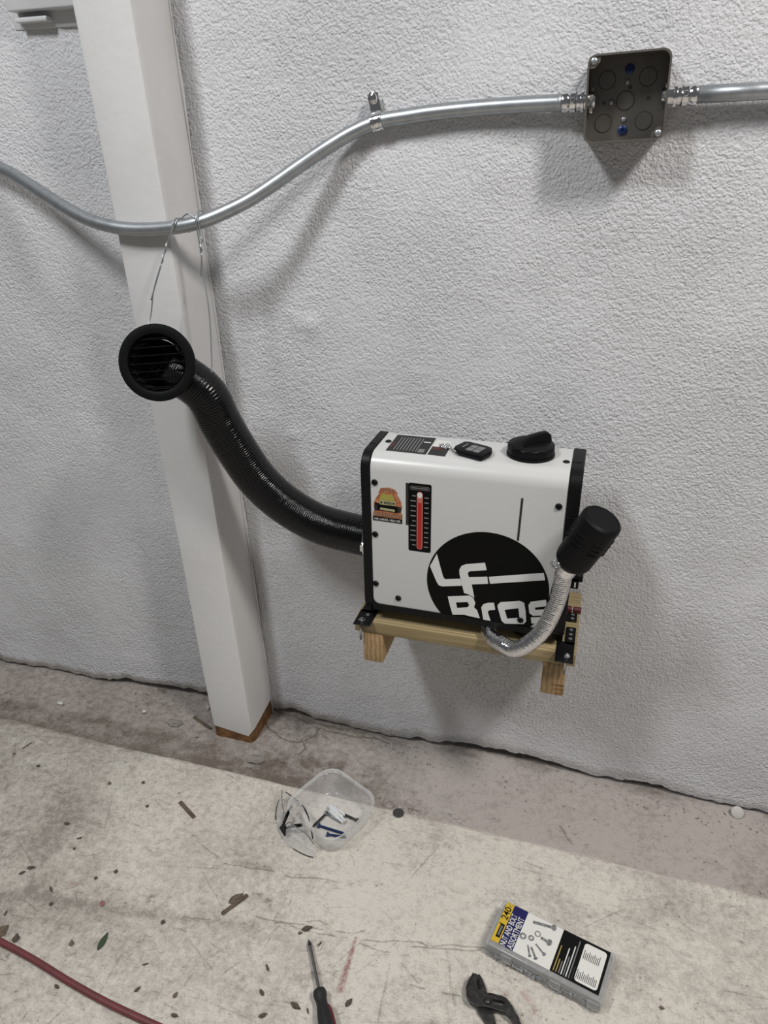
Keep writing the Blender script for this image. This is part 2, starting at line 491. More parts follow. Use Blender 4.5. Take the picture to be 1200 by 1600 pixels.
class NT:
    """tiny node helper"""
    def __init__(s, name):
        s.m = bpy.data.materials.new(name)
        s.m.use_nodes = True
        s.t = s.m.node_tree
        s.p = s.t.nodes['Principled BSDF']
        s.tc = s.t.nodes.new('ShaderNodeTexCoord').outputs['Object']

    def n(s, kind, ins=None, **kw):
        nd = s.t.nodes.new(kind)
        for k, v in kw.items(): setattr(nd, k, v)
        for k, v in (ins or {}).items():
            if hasattr(v, 'links'): s.t.links.new(v, nd.inputs[k])
            else: nd.inputs[k].default_value = v
        return nd

    def noise(s, scale, detail=4, rough=0.55, vec=None, dist=0.0):
        return s.n('ShaderNodeTexNoise', {'Vector': vec or s.tc, 'Scale': scale, 'Detail': detail, 'Roughness': rough, 'Distortion': dist}).outputs['Fac']

    def rng(s, v, a, b, c=0.0, d=1.0):
        return s.n('ShaderNodeMapRange', {0: v, 1: a, 2: b, 3: c, 4: d}).outputs[0]

    def mix(s, f, a, b):
        nd = s.t.nodes.new('ShaderNodeMix')
        nd.data_type = 'RGBA'
        for i, v in ((0, f), (6, a), (7, b)):
            if hasattr(v, 'links'): s.t.links.new(v, nd.inputs[i])
            else: nd.inputs[i].default_value = v if i == 0 else (*v, 1)
        return nd.outputs[2]

    def math(s, op, a, b=0.0):
        return s.n('ShaderNodeMath', {0: a, 1: b}, operation=op).outputs[0]

    def attr(s, name):
        return s.n('ShaderNodeAttribute', attribute_name=name).outputs['Fac']

    def map(s, scale, rot=(0, 0, 0)):
        return s.n('ShaderNodeMapping', {'Vector': s.tc, 'Scale': scale, 'Rotation': rot}).outputs[0]

    def bump(s, h, dist, strength=1.0, normal=None):
        ins = {'Height': h, 'Distance': dist, 'Strength': strength}
        if normal is not None: ins['Normal'] = normal
        return s.n('ShaderNodeBump', ins).outputs[0]

    def out(s, col=None, rough=None, normal=None):
        for k, v in (('Base Color', col), ('Roughness', rough), ('Normal', normal)):
            if v is None: continue
            if hasattr(v, 'links'): s.t.links.new(v, s.p.inputs[k])
            else: s.p.inputs[k].default_value = v
        return s.m


# ------------------------------------------------------------------ materials
def mat_wall():
    t = NT('rough_painted_stucco')
    big = t.noise(2.3, 5, 0.6)
    col = t.mix(t.rng(big, 0.35, 0.7), (0.64, 0.64, 0.655), (0.57, 0.57, 0.58))
    fine = t.noise(55, 5, 0.7)
    col = t.mix(t.rng(fine, 0.55, 0.8, 0.0, 0.35), col, (0.40, 0.40, 0.40))
    # grime specks in patches near the foot of the wall
    spk = t.noise(210, 3, 0.6)
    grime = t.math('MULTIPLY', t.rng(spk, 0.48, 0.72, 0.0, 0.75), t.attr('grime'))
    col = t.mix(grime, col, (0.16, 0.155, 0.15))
    col = t.mix(t.attr('soil'), col, (0.22, 0.195, 0.165))
    # relief: trowelled grains, with calmer patches and faint vertical drags
    warp = t.n('ShaderNodeTexNoise', {'Vector': t.tc, 'Scale': 60.0, 'Detail': 3.0}).outputs['Color']
    vec = t.n('ShaderNodeMix', {0: 0.012, 4: t.tc, 5: warp}, data_type='VECTOR').outputs[1]
    v1 = t.n('ShaderNodeTexVoronoi', {'Vector': vec, 'Scale': 215.0, 'Smoothness': 0.5}, feature='SMOOTH_F1').outputs['Distance']
    g1 = t.noise(330, 4, 0.65)
    g2 = t.noise(95, 3, 0.55)
    drag = t.noise(1.0, 3, 0.6, vec=t.map((300, 200, 18), (0, math.radians(6), 0)))
    rough_patch = t.rng(t.noise(3.1, 3, 0.5), 0.36, 0.62, 0.45, 1.0)
    h = t.math('SUBTRACT', t.math('MULTIPLY', g1, 0.50), t.math('MULTIPLY', v1, 0.42))
    h = t.math('ADD', h, t.math('MULTIPLY', g2, 0.55))
    h = t.math('ADD', h, t.math('MULTIPLY', t.math('MULTIPLY', drag, t.attr('drag')), 0.30))
    h = t.math('MULTIPLY', h, rough_patch)
    return t.out(col, 0.48, t.bump(h, 0.0060, 1.0))


def mat_floor(name, ca, cb, red=True):
    t = NT(name)
    a = t.attr('dirt')
    n1 = t.noise(70, 9, 0.78)
    n2 = t.noise(6.5, 6, 0.62)
    n3 = t.noise(420, 4, 0.7)
    f = t.math('ADD', a, t.rng(n1, 0.40, 0.66, -0.16, 0.42))
    f = t.math('ADD', f, t.rng(n2, 0.40, 0.68, -0.06, 0.22))
    f = t.math('ADD', f, t.rng(n3, 0.50, 0.72, -0.04, 0.42))
    st = t.noise(1.0, 6, 0.7, vec=t.map((34, 230, 1), (0, 0, math.radians(-8))))
    f = t.math('ADD', f, t.rng(st, 0.54, 0.72, 0.0, 0.34))
    col = t.mix(t.rng(f, 0.0, 1.0), ca, cb)
    spk = t.noise(330, 2, 0.5)
    col = t.mix(t.rng(spk, 0.70, 0.76), col, (0.09, 0.08, 0.07))
    if red:
        rd = t.math('MULTIPLY', t.attr('red'), t.rng(t.noise(260, 4, 0.7), 0.30, 0.55))
        col = t.mix(rd, col, (0.24, 0.055, 0.05))
    h = t.math('ADD', t.math('MULTIPLY', n3, 0.4), n1)
    return t.out(col, 0.62, t.bump(h, 0.0026, 1.0))


def mat_wood(name, ca, cb, dirn, scale=1.0):
    t = NT(name)
    sc = [95 * scale] * 3
    sc[dirn] = 5 * scale
    g = t.noise(1.0, 5, 0.6, vec=t.map(tuple(sc)), dist=0.8)
    w = t.n('ShaderNodeTexWave', {'Vector': t.map(tuple(s * 0.5 for s in sc)), 'Scale': 1.0, 'Distortion': 3.0, 'Detail': 3.0, 'Detail Scale': 1.2}, bands_direction='YXX'[dirn] if dirn < 1 else 'X').outputs['Fac']
    f = t.math('ADD', t.math('MULTIPLY', g, 0.7), t.math('MULTIPLY', w, 0.45))
    col = t.mix(t.rng(f, 0.3, 0.85), ca, cb)
    return t.out(col, 0.62, t.bump(f, 0.0005, 1.0))


M_WALL = mat_wall()
M_FLOOR = mat_floor('worn_painted_concrete', (0.68, 0.635, 0.565), (0.26, 0.23, 0.195))
M_LEDGE = mat_floor('dusty_footing_concrete', (0.43, 0.385, 0.355), (0.14, 0.115, 0.092), red=False)
M_POST = material('white_wood_paint', (0.60, 0.595, 0.59), 0.33, noise=(5, (0.55, 0.54, 0.53), 0.45, 0.7), bump=(60, 0.0006, 4))
M_BARE = material('bare_post_wood', (0.20, 0.095, 0.03), 0.7, noise=(70, (0.09, 0.04, 0.015), 0.4, 0.65), bump=(90, 0.001, 4))
M_TRIM = material('white_board_paint', (0.58, 0.58, 0.58), 0.4, bump=(40, 0.0006, 4))
M_GALV = material('galvanised_steel', (0.42, 0.44, 0.455), 0.41, 0.9, noise=(70, (0.36, 0.38, 0.395), 0.42, 0.65))
M_CHROME = material('bright_plated_steel', (0.72, 0.72, 0.73), 0.12, 1.0, bump=(180, 0.0006))
M_BOX = material('dull_box_steel', (0.20, 0.185, 0.165), 0.42, 0.75, noise=(25, (0.15, 0.14, 0.125), 0.4, 0.7))
M_BOXLINE = material('knockout_groove_steel', (0.07, 0.065, 0.06), 0.5, 0.6)
M_BLUE = material('blue_coated_screw', (0.015, 0.035, 0.12), 0.35, 0.4)
M_BLACK = material('black_plastic', (0.0055, 0.0055, 0.006), 0.42, bump=(900, 0.00008), spec=0.14)
M_GRILLE = material('matt_black_plastic', (0.0036, 0.0038, 0.0043), 0.5, spec=0.11)
M_HOSE = material('black_foil_hose', (0.0022, 0.0022, 0.0024), 0.22, 0.0, bump=(260, 0.0004), spec=0.35)
M_RUBBER = material('black_silencer_plastic', (0.004, 0.004, 0.0045), 0.5, spec=0.14)
M_WHITE = material('white_powder_coat', (0.515, 0.515, 0.505), 0.30, bump=(700, 0.00008))
M_SIGN_BLACK = material('black_print', (0.003, 0.003, 0.003), 0.55, spec=0.10)
M_SIGN_DARK = material('charcoal_label', (0.022, 0.021, 0.021), 0.5, spec=0.22)
M_SIGN_WHITE = material('white_print', (0.60, 0.60, 0.585), 0.4)
M_SIGN_GREY = material('grey_print', (0.16, 0.16, 0.16), 0.5)
M_SIGN_RED = material('red_print', (0.36, 0.012, 0.012), 0.4)
M_SIGN_SALMON = material('salmon_print', (0.45, 0.13, 0.09), 0.4)
M_MAROON = material('maroon_print', (0.06, 0.012, 0.010), 0.5)
M_ORANGE = material('burnt_orange_print', (0.30, 0.085, 0.035), 0.45, noise=(260, (0.42, 0.20, 0.08), 0.45, 0.6))
M_BROWN = material('brown_print', (0.17, 0.075, 0.04), 0.5, noise=(900, (0.40, 0.22, 0.15), 0.5, 0.62))
M_OLIVE = material('olive_print', (0.30, 0.28, 0.05), 0.45)
M_SAND = material('sand_print', (0.33, 0.31, 0.17), 0.45)
M_FOIL = material('crinkled_aluminium', (0.66, 0.66, 0.67), 0.13, 1.0, bump=(190, 0.0012, 2))
M_PINE = mat_wood('treated_pine_board', (0.36, 0.285, 0.155), (0.20, 0.15, 0.07), 0)
M_PINE_Y = mat_wood('pine_block', (0.38, 0.255, 0.125), (0.24, 0.15, 0.065), 1, 0.8)
M_REDFIT = material('dark_red_plastic', (0.085, 0.008, 0.012), 0.4)
M_CLEAR = material('clear_container_plastic', (0.80, 0.80, 0.79), 0.16, alpha=0.17, spec=0.8)
M_CLEAR_RIM = material('clear_plastic_rim', (0.82, 0.82, 0.81), 0.16, alpha=0.24, spec=0.8)
M_LENS = material('clear_lens_plastic', (0.75, 0.76, 0.78), 0.06, alpha=0.15, spec=0.9)
M_CASE = material('translucent_case_plastic', (0.50, 0.50, 0.49), 0.22, alpha=0.42, spec=0.8)
M_CASE_SOLID = material('cloudy_case_filling', (0.13, 0.125, 0.115), 0.5, noise=(120, (0.24, 0.235, 0.22), 0.45, 0.65))
M_PAPER = material('label_white_card', (0.66, 0.655, 0.61), 0.35)
M_YELLOW = material('label_yellow_card', (0.55, 0.38, 0.035), 0.35)
M_NAVY = material('label_navy_card', (0.012, 0.012, 0.085), 0.35)
M_LBLACK = material('label_black_card', (0.005, 0.005, 0.005), 0.35, spec=0.15)
M_STEELPRINT = material('printed_steel_grey', (0.24, 0.24, 0.24), 0.4, noise=(320, (0.09, 0.09, 0.09), 0.45, 0.62))
M_GOLD = material('gold_print', (0.30, 0.22, 0.06), 0.45)
M_TOOL = material('dark_forged_steel', (0.045, 0.044, 0.042), 0.40, 0.75, noise=(110, (0.085, 0.083, 0.08), 0.42, 0.7), bump=(320, 0.0003))
M_SHAFT = material('polished_shaft_steel', (0.36, 0.36, 0.36), 0.2, 1.0)
M_HANDLE = material('black_handle_rubber', (0.013, 0.013, 0.014), 0.5)
M_HANDLE_RED = material('dark_red_handle_rubber', (0.11, 0.011, 0.016), 0.4)
M_CORD = material('dark_red_cord_jacket', (0.135, 0.030, 0.032), 0.5, noise=(60, (0.10, 0.027, 0.028), 0.4, 0.7))
M_LEAF = material('dry_brown_leaf', (0.075, 0.058, 0.042), 0.7, noise=(120, (0.045, 0.036, 0.027), 0.4, 0.6))
M_LEAFT = material('tan_brown_leaf', (0.13, 0.095, 0.065), 0.7, noise=(120, (0.08, 0.06, 0.042), 0.4, 0.6))
M_LEAFG = material('green_leaf', (0.030, 0.052, 0.028), 0.45)
M_PETAL = material('dull_pink_petal', (0.24, 0.10, 0.095), 0.7)
M_STICK = material('weathered_stick', (0.12, 0.088, 0.062), 0.8, noise=(90, (0.075, 0.055, 0.04), 0.4, 0.6), bump=(150, 0.0006))
M_CHIP = material('pale_plaster_chip', (0.55, 0.53, 0.49), 0.8, bump=(200, 0.001))
M_STONE = material('grey_mortar_lump', (0.25, 0.225, 0.20), 0.85, noise=(80, (0.16, 0.14, 0.125), 0.4, 0.65), bump=(130, 0.0016))
M_CHIPG = material('plaster_grit', (0.36, 0.33, 0.30), 0.85, noise=(30, (0.16, 0.14, 0.125), 0.45, 0.6))
M_SLUG = material('pale_grey_disc', (0.47, 0.45, 0.42), 0.6)
M_DISC = material('tarnished_dark_disc', (0.055, 0.055, 0.052), 0.6, 0.3)
M_ANCHOR = material('white_nylon', (0.68, 0.69, 0.69), 0.35)
M_DSCREW = material('dark_screw_steel', (0.06, 0.06, 0.055), 0.4, 0.7)

# ------------------------------------------------------------------ the setting
xs = np.concatenate([np.linspace(-4, -1.45, 18)[:-1], np.arange(-1.45, 0.85, 0.006), np.linspace(0.86, 4, 18)])
zs = np.concatenate([np.arange(0.0, 0.12, 0.003), np.arange(0.12, 1.62, 0.008), np.linspace(1.63, 3.1, 10)])


def wall_y(x, z):
    y = -0.022 * np.clip((-0.78 - x) / 0.7, 0, 1.5)
    y = y + 0.0045 * (fbm(x, z, 4.0, 3, 3) - 0.5) + 0.0035 * (fbm(x, z, 14.0, 9, 3) - 0.5)
    # the plaster thickens into a rounded toe, and a trowelled ridge runs up the left part
    y = y - 0.006 * np.exp(-z / 0.05) * (0.2 + 1.4 * vnoise(x, z * 0, 9.0, 21)) - 0.004 * np.exp(-z / 0.02) * (vnoise(x, z, 90, 22) - 0.5)
    line = -0.905 + 0.13 * (0.62 - z)
    y = y - 0.0035 * np.exp(-((x + 0.845 + 0.040 * z) / 0.004) ** 2) * sstep(0.35, 0.5, z)
    # lumps of old plaster
    for cx, cz, r, a in ((-0.515, 0.945, 0.030, 0.004), (-0.49, 0.93, 0.016, 0.004), (-0.545, 0.72, 0.012, 0.003), (0.33, 0.78, 0.05, 0.004)):
        d = ((x - cx) ** 2 + (z - cz) ** 2) / r ** 2
        y = y - a * np.exp(-d) * (0.3 + 1.6 * vnoise(x, z, 130, 31))
    return y


def wall_pos(x, z):
    zb = 0.004 + 0.016 * sstep(0.46, 0.75, fbm(x, x * 0, 7.0, 5, 4)) + 0.006 * vnoise(x, x * 0, 45, 6) + 0.004 * vnoise(x, x * 0, 130, 7)
    zz = np.where(z < 0.12, zb + (0.12 - zb) * (z / 0.12), z)
    return np.stack([x, wall_y(x, zz), zz], 1)


def wall_grime(x, z):
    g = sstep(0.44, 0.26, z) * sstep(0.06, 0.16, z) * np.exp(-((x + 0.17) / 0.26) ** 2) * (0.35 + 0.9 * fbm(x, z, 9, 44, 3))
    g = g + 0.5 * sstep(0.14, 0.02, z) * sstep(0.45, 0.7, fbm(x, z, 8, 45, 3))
    g = g + 0.25 * sstep(-0.72, -0.80, x) * np.exp(-((z - 0.66) / 0.1) ** 2) * np.exp(-((x + 0.90) / 0.06) ** 2)
    return np.clip(g, 0, 1)


def wall_soil(x, z):
    edge = 0.012 + 0.035 * fbm(x, x * 0, 10, 47, 4)
    left = sstep(0.2, -0.75, x)
    return np.clip(sstep(1.0, 0.15, z / edge) * (0.45 + 0.4 * left), 0, 1)


def wall_drag(x, z):
    return np.clip(sstep(0.75, 0.25, z) * 0.9 + 0.25, 0, 1)


wall = grid_mesh('wall_back', xs, zs, wall_pos, M_WALL, {'grime': wall_grime, 'soil': wall_soil, 'drag': wall_drag})
tag(wall, 'rough white painted stucco wall behind the heater', None, kind='structure')

# floor slab: fine where it shows, coarse beyond
fx = np.concatenate([np.linspace(-4, -1.3, 14)[:-1], np.arange(-1.3, 0.6, 0.0016), np.linspace(0.63, 4, 14)])
fy = np.concatenate([np.linspace(-4, -0.86, 12)[:-1], np.arange(-0.86, -0.1995, 0.0016), [-0.1975, -0.1965]])


def seg_dist(x, y, a, b):
    ax, ay = a
    bx, by = b
    dx, dy = bx - ax, by - ay
    t = np.clip(((x - ax) * dx + (y - ay) * dy) / (dx * dx + dy * dy), 0, 1)
    return np.hypot(x - ax - t * dx, y - ay - t * dy), t


def poly_line(x, y, pts, w, jitter, seed):
    ox = jitter * (vnoise(x, y, 35, seed) - 0.5) * 2
    oy = jitter * (vnoise(x, y, 35, seed + 1) - 0.5) * 2
    d = None
    for a, b in zip(pts[:-1], pts[1:]):
        dd, _ = seg_dist(x + ox, y + oy, a, b)
        d = dd if d is None else np.minimum(d, dd)
    return np.clip(1.3 - d / w, 0, 1)


_cr = {}


def floor_crack(x, y):
    k = len(x)
    if k in _cr: return _cr[k]
    c = np.zeros_like(x)
    for i, pl in enumerate(D['cracks'][:4] + D['cracks'][5:8]):
        c = np.maximum(c, poly_line(x, y, pl, 0.0010, 0.004, 100 + 2 * i) * sstep(0.30, 0.55, vnoise(x, y, 40, 160 + i)))
    _cr[k] = c
    return c


def floor_dirt(x, y):
    d = 0.95 * floor_crack(x, y)
    # broad greyer areas, darker towards the left, paler in the middle
    d = d + 0.30 * sstep(0.36, 0.60, fbm(x, y, 3.2, 61, 4)) * sstep(-0.30, -0.80, x) + 0.24 * sstep(-0.35, -0.95, x)
    d = d + 0.20 * sstep(0.45, 0.7, fbm(x, y, 7.0, 62, 4))
    d = d + 0.22 * sstep(-0.15, 0.25, x) * sstep(0.4, 0.62, fbm(x, y, 5.0, 63, 4))
    d = d - 0.12 * np.exp(-((x + 0.33) / 0.35) ** 2 - ((y + 0.42) / 0.16) ** 2)
    # wide scuffed track across the left
    for pl, w, s in ((D['cracks'][4], 0.012, 0.30), (D['cracks'][6], 0.010, 0.16), (D['cracks'][12], 0.02, 0.14)):
        d = d + s * poly_line(x, y, pl, w, 0.008, 71) * (0.4 + 0.9 * fbm(x, y, 40, 72, 3))
    # many fine scratches
    r = random.Random(11)
    m = (x > -1.3) & (x < 0.6) & (y > -0.86)
    xm, ym = x[m], y[m]
    acc = np.zeros_like(xm)
    for i in range(430):
        cx, cy = r.uniform(-1.2, 0.5), r.uniform(-0.8, -0.21)
        an = r.gauss(0.12, 0.35) if r.random() < 0.7 else r.uniform(0, 3.14)
        ln = r.uniform(0.006, 0.035) if i > 120 else r.uniform(0.02, 0.11)
        a = (cx - ln / 2 * math.cos(an), cy - ln / 2 * math.sin(an))
        b = (cx + ln / 2 * math.cos(an), cy + ln / 2 * math.sin(an))
        sel = (np.abs(xm - cx) < ln * 0.6 + 0.01) & (np.abs(ym - cy) < ln * 0.6 + 0.01)
        dd, t = seg_dist(xm[sel] + 0.003 * (vnoise(xm[sel], ym[sel], 30, 5) - 0.5), ym[sel] + 0.003 * (vnoise(xm[sel], ym[sel], 30, 6) - 0.5), a, b)
        w = r.uniform(0.0007, 0.0016)
        acc[sel] = np.maximum(acc[sel], r.uniform(0.15, 0.55) * np.clip(1.3 - dd / w, 0, 1))
    for i in range(650):
        cx, cy, rr = r.uniform(-1.2, 0.5), r.uniform(-0.8, -0.21), 0.0007 + 0.0016 * r.random() ** 3
        sel = (np.abs(xm - cx) < 0.005) & (np.abs(ym - cy) < 0.005)
        acc[sel] = np.maximum(acc[sel], r.uniform(0.3, 0.85) * np.clip(1.5 - np.hypot(xm[sel] - cx, (ym[sel] - cy) * r.uniform(0.7, 1.6)) / rr, 0, 1))
    d[m] += acc
    # scuff spots
    for cx, cy, rr, s in ((-0.325, -0.548, 0.010, 0.5), (-0.30, -0.545, 0.016, 0.2), (-0.345, -0.565, 0.012, 0.35), (-0.10, -0.52, 0.02, 0.3), (-0.125, -0.565, 0.006, 0.5), (-0.125, -0.60, 0.007, 0.45),
                          (-0.87, -0.46, 0.010, 0.5), (-0.665, -0.505, 0.008, 0.45), (-0.455, -0.452, 0.010, 0.4), (-0.48, -0.45, 0.014, 0.2), (-0.89, -0.55, 0.02, 0.25), (-0.44, -0.60, 0.015, 0.2)):
        e = ((x - cx) ** 2 + (y - cy) ** 2) / rr ** 2
        d = d + s * np.exp(-e) * sstep(0.3, 0.6, fbm(x, y, 90, 81, 3)) * 1.5
    # patchy darker ring around the parts case
    d = d + 0.22 * np.exp(-((np.hypot((x - 0.03) / 1.25, y + 0.42) - 0.115) / 0.018) ** 2) * sstep(0.35, 0.6, fbm(x, y, 14, 83, 3))
    d = d + 0.25 * np.exp(-((y + 0.2) / 0.012) ** 2) * sstep(0.4, 0.7, fbm(x, y, 12, 84, 3))
    return np.clip(d, -0.3, 1)


def floor_red(x, y):
    dd, t = seg_dist(x, y, *D['red'])
    r = np.clip(1.35 - dd / (0.0030 + 0.0035 * t), 0, 1) * (0.85 - 0.3 * np.abs(t - 0.5))
    for cx, cy in D['reds2']:
        r = r + 0.45 * np.exp(-((x - cx) ** 2 + (y - cy) ** 2) / 0.006 ** 2)
    return np.clip(r, 0, 1)


def floor_pos(x, y):
    z = 0.0016 * (fbm(x, y, 9, 91, 3) - 0.5) - 0.0022 * floor_crack(x, y) - 0.0012
    z = z - 0.004 * sstep(-0.2025, -0.1970, y + 0.004 * (fbm(x, x * 0, 18, 93, 3) - 0.5))
    yy = np.where(y > -0.2, y + 0.006 * (fbm(x, x * 0, 8, 94, 4) - 0.5), y)
    return np.stack([x, yy, z], 1)


floor = grid_mesh('floor', fx, fy, floor_pos, M_FLOOR, {'dirt': floor_dirt, 'red': floor_red})
tag(floor, 'worn pale painted concrete floor with scratches and leaf litter', None, kind='structure')

lx = np.concatenate([np.linspace(-4, -1.45, 14)[:-1], np.arange(-1.45, 0.75, 0.0026), np.linspace(0.76, 4, 14)])
ly = np.arange(-0.206, 0.064, 0.0026)
LCR = [[(-0.6605, -0.0399), (-0.6006, -0.0705), (-0.5514, -0.0734), (-0.5277, -0.0458), (-0.5281, -0.0245)], [(-0.5397, -0.0235), (-0.4767, -0.0208), (-0.4148, -0.0182), (-0.3523, -0.0214)], [(-0.5514, -0.0734), (-0.5382, -0.086), (-0.5385, -0.1042)], [(-0.6399, -0.172), (-0.6154, -0.1745), (-0.5892, -0.148)], [(-0.6703, 0.0096), (-0.616, 0.0017), (-0.5298, -0.0076), (-0.4737, -0.0071)], [(0.0416, -0.143), (0.0555, -0.1668), (0.0621, -0.1755)], [(-1.3274, -0.1508), (-1.104, -0.1465), (-0.8594, -0.1434), (-0.7436, -0.1419)], [(-0.7661, -0.1883), (-0.651, -0.1655), (-0.5824, -0.1461)]]


def ledge_crack(x, y):
    c = np.zeros_like(x)
    for i, pl in enumerate(LCR[:6]):
        c = np.maximum(c, poly_line(x, y, pl, 0.0020, 0.005, 300 + 2 * i))
    return c



def ledge_pos(x, y):
    t = np.clip((y + 0.2) / 0.2, 0, 1)
    left = sstep(-0.1, -0.7, x)
    z = -0.0065 + 0.0045 * t + 0.004 * left * (fbm(x, y, 11, 201, 4) - 0.5) * 2 + 0.0015 * (fbm(x, y, 45, 202, 3) - 0.5)
    # broken mortar near the post
    z = z + 0.006 * sstep(0.52, 0.6, fbm(x, y, 16, 203, 3)) * np.exp(-((x + 0.52) / 0.14) ** 2 - ((y + 0.05) / 0.05) ** 2)
    z = z - 0.003 * ledge_crack(x, y)
    return np.stack([x, y, z], 1)


def ledge_dirt(x, y):
    left = sstep(-0.15, -0.6, x)
    d = -0.12 + 0.46 * left * (0.5 + 0.9 * fbm(x, y, 6, 211, 4))
    d = d + 0.45 * left * np.exp(-((y + 0.205) / 0.035) ** 2) * (0.5 + fbm(x, y, 10, 212, 3))
    # gritty dark patch between post and container
    d = d + 0.55 * np.exp(-((x + 0.46) / 0.13) ** 2 - ((y + 0.15) / 0.05) ** 2) * (0.3 + 1.2 * sstep(0.4, 0.6, fbm(x, y, 30, 213, 4)))
    for cx, w in ((-0.27, 0.05), (-0.17, 0.03)):
        d = d + 0.5 * np.exp(-((x - cx) / w) ** 2 - ((y + 0.185) / 0.014) ** 2) * sstep(0.4, 0.6, vnoise(x, y, 330, 214))
    d = d + 0.3 * sstep(0.25, 0.5, x) * np.exp(-((y + 0.17) / 0.06) ** 2)
    d = d + 0.5 * np.exp(-((y + 0.004) / 0.012) ** 2) * sstep(0.35, 0.6, fbm(x, y, 12, 215, 3))
    d = d + 0.9 * sstep(0.0, 0.02, y) + 0.7 * ledge_crack(x, y)  # darker inside the gap under the wall and along the cracks
    d = d + 0.30 * poly_line(x, y, LCR[6], 0.016, 0.01, 330) + 0.25 * poly_line(x, y, LCR[7], 0.012, 0.01, 332)
    return np.clip(d, -0.3, 1)


ledge = grid_mesh('trim_1', lx, ly, ledge_pos, M_LEDGE, {'dirt': ledge_dirt})
tag(ledge, 'grey dusty concrete footing strip along the foot of the wall', None, kind='structure')

# painted timber above the stucco, left of the post
bm = new()
box(bm, -0.972, -0.800, -0.034, 0.02, 1.414, 1.72, 0.003)
beam = tag(obj('trim_2', bm, M_TRIM, smooth=True, angle=40), 'white painted timber rail at the top left corner', None, kind='structure')
bm = new()
box(bm, -0.985, -0.795, -0.009, 0.03, 1.392, 1.43, 0.003)
obj('rail_backing', bm, M_TRIM, beam, True, angle=40)
bm = new()
box(bm, -0.966, -0.905, -0.026, -0.007, 1.3995, 1.4065, 0.002)
obj('rail_splice', bm, M_TRIM, beam, True, angle=40)

# ------------------------------------------------------------------ wooden post
LEAN = -0.0283


def post_section(z, grow=0.0):
    cx = -0.7035 + LEAN * z
    w, y0, c = 0.0505 + grow, -0.1075 - grow, 0.011
    return [Vector((cx - w, -0.002, z)), Vector((cx - w, y0 + c * .5, z)), Vector((cx - w + c * .25, y0 + c * .1, z)), Vector((cx - w + c * .6, y0, z)),
            Vector((cx + w - c, y0, z)), Vector((cx + w - c * .35, y0 + c * .28, z)), Vector((cx + w, y0 + c, z)), Vector((cx + w, -0.002, z))]


def loft(bm, secs):
    R = [[bm.verts.new(p) for p in s] for s in secs]
    n = len(R[0])
    for a, b in zip(R[:-1], R[1:]):
        for k in range(n):
            bm.faces.new((a[k], a[(k + 1) % n], b[(k + 1) % n], b[k]))
    bm.faces.new(list(reversed(R[0])))
    bm.faces.new(R[-1])
    bmesh.ops.recalc_face_normals(bm, faces=bm.faces)


post = thing('wooden_post', (-0.7035, -0.055, -0.003), 'white painted square timber post standing against the wall', 'post')
bm = new()
loft(bm, [post_section(z, 0.0006 * math.sin(z * 9)) for z in np.linspace(0.022, 2.6, 40)])
for v in bm.verts:
    if v.co.z < 0.03: v.co.z += 0.009 * math.sin(v.co.x * 190) + (0.012 if v.co.y > -0.07 else 0)
obj('painted_shaft', bm, M_POST, post, True, angle=35)
bm = new()
loft(bm, [post_section(-0.004, -0.001), post_section(0.02, -0.0012), post_section(0.055, -0.002)])
obj('bare_foot', bm, M_BARE, post, label='unpainted brown wood at the foot of the post')
bm = new()
x1 = -0.7035 + 0.0505
for z0, z1 in ((-0.002, 2.6),):
    a = [Vector((x1 + LEAN * z0, -0.006, z0)), Vector((x1 + LEAN * z1, -0.006, z1))]
    tube(bm, [a[0].lerp(a[1], k / 30) + Vector((0.0015, 0, 0)) for k in range(31)], lambda i, s, k: 0.0022 + 0.0012 * math.sin(s * 40), 6)
obj('caulk_seam', bm, M_TRIM, post, True)

# ------------------------------------------------------------------ conduit
RAD = 0.0106
pts = spline(D['conduit'] + [(-1.16, -0.035, 1.226), (-1.4, -0.034, 1.30)], 0.008)
t = thing('metal_conduit', pts[40], 'long bent galvanised conduit running from the wall box over the post', 'conduit')
bm = new()
tube(bm, pts, RAD, 16)
obj('pipe', bm, M_GALV, t, True)


def connector(parent, end, d):
    """plated fitting: from the pipe end towards the box"""
    d = Vector(d).normalized()
    e = Vector(end)
    bm = new()
    prof = [(-0.002, RAD + .0004), (-0.002, RAD + .0022), (0.003, RAD + .0034), (0.006, RAD + .0022), (0.0075, RAD + .0016), (0.009, RAD + .003), (0.016, RAD + .003), (0.018, RAD + .0012), (0.0225, RAD + .0012), (0.0235, RAD + .0042), (0.027, RAD + .0042), (0.0275, RAD), (0.042, RAD)]
    lathe(bm, e, d, prof, 24)
    c = obj('connector', bm, M_CHROME, parent, True, angle=40)
    a, b, _ = frame_for(d)
    bm = new()
    out = Vector((0, -1, 0.1))
    lathe(bm, e + d * 0.0125 + out * (RAD + .001), out, [(0, 0.0036), (0.004, 0.0036), (0.005, 0.0028), (0.005, 0)], 12)
    obj('set_screw', bm, M_CHROME, c, True, angle=40)
    bm = new()
    n = 8
    ring = []
    for k in range(n * 2):
        r = RAD + (0.0058 if k % 2 else 0.0032)
        an = k * math.pi / n
        ring.append(e + d * 0.0350 + (a * math.cos(an) + b * math.sin(an)) * r)
    prism(bm, ring, d * 0.0042)
    obj('locknut', bm, M_CHROME, c)
    return c


BC = Vector((-0.0035, 0, 1.2615))
BA = math.radians(2.1)


def bxz(x, y, z):
    """box-local (x right, z up, turned slightly) to world"""
    return Vector((BC.x + x * math.cos(BA) - z * math.sin(BA), y, BC.z + x * math.sin(BA) + z * math.cos(BA)))


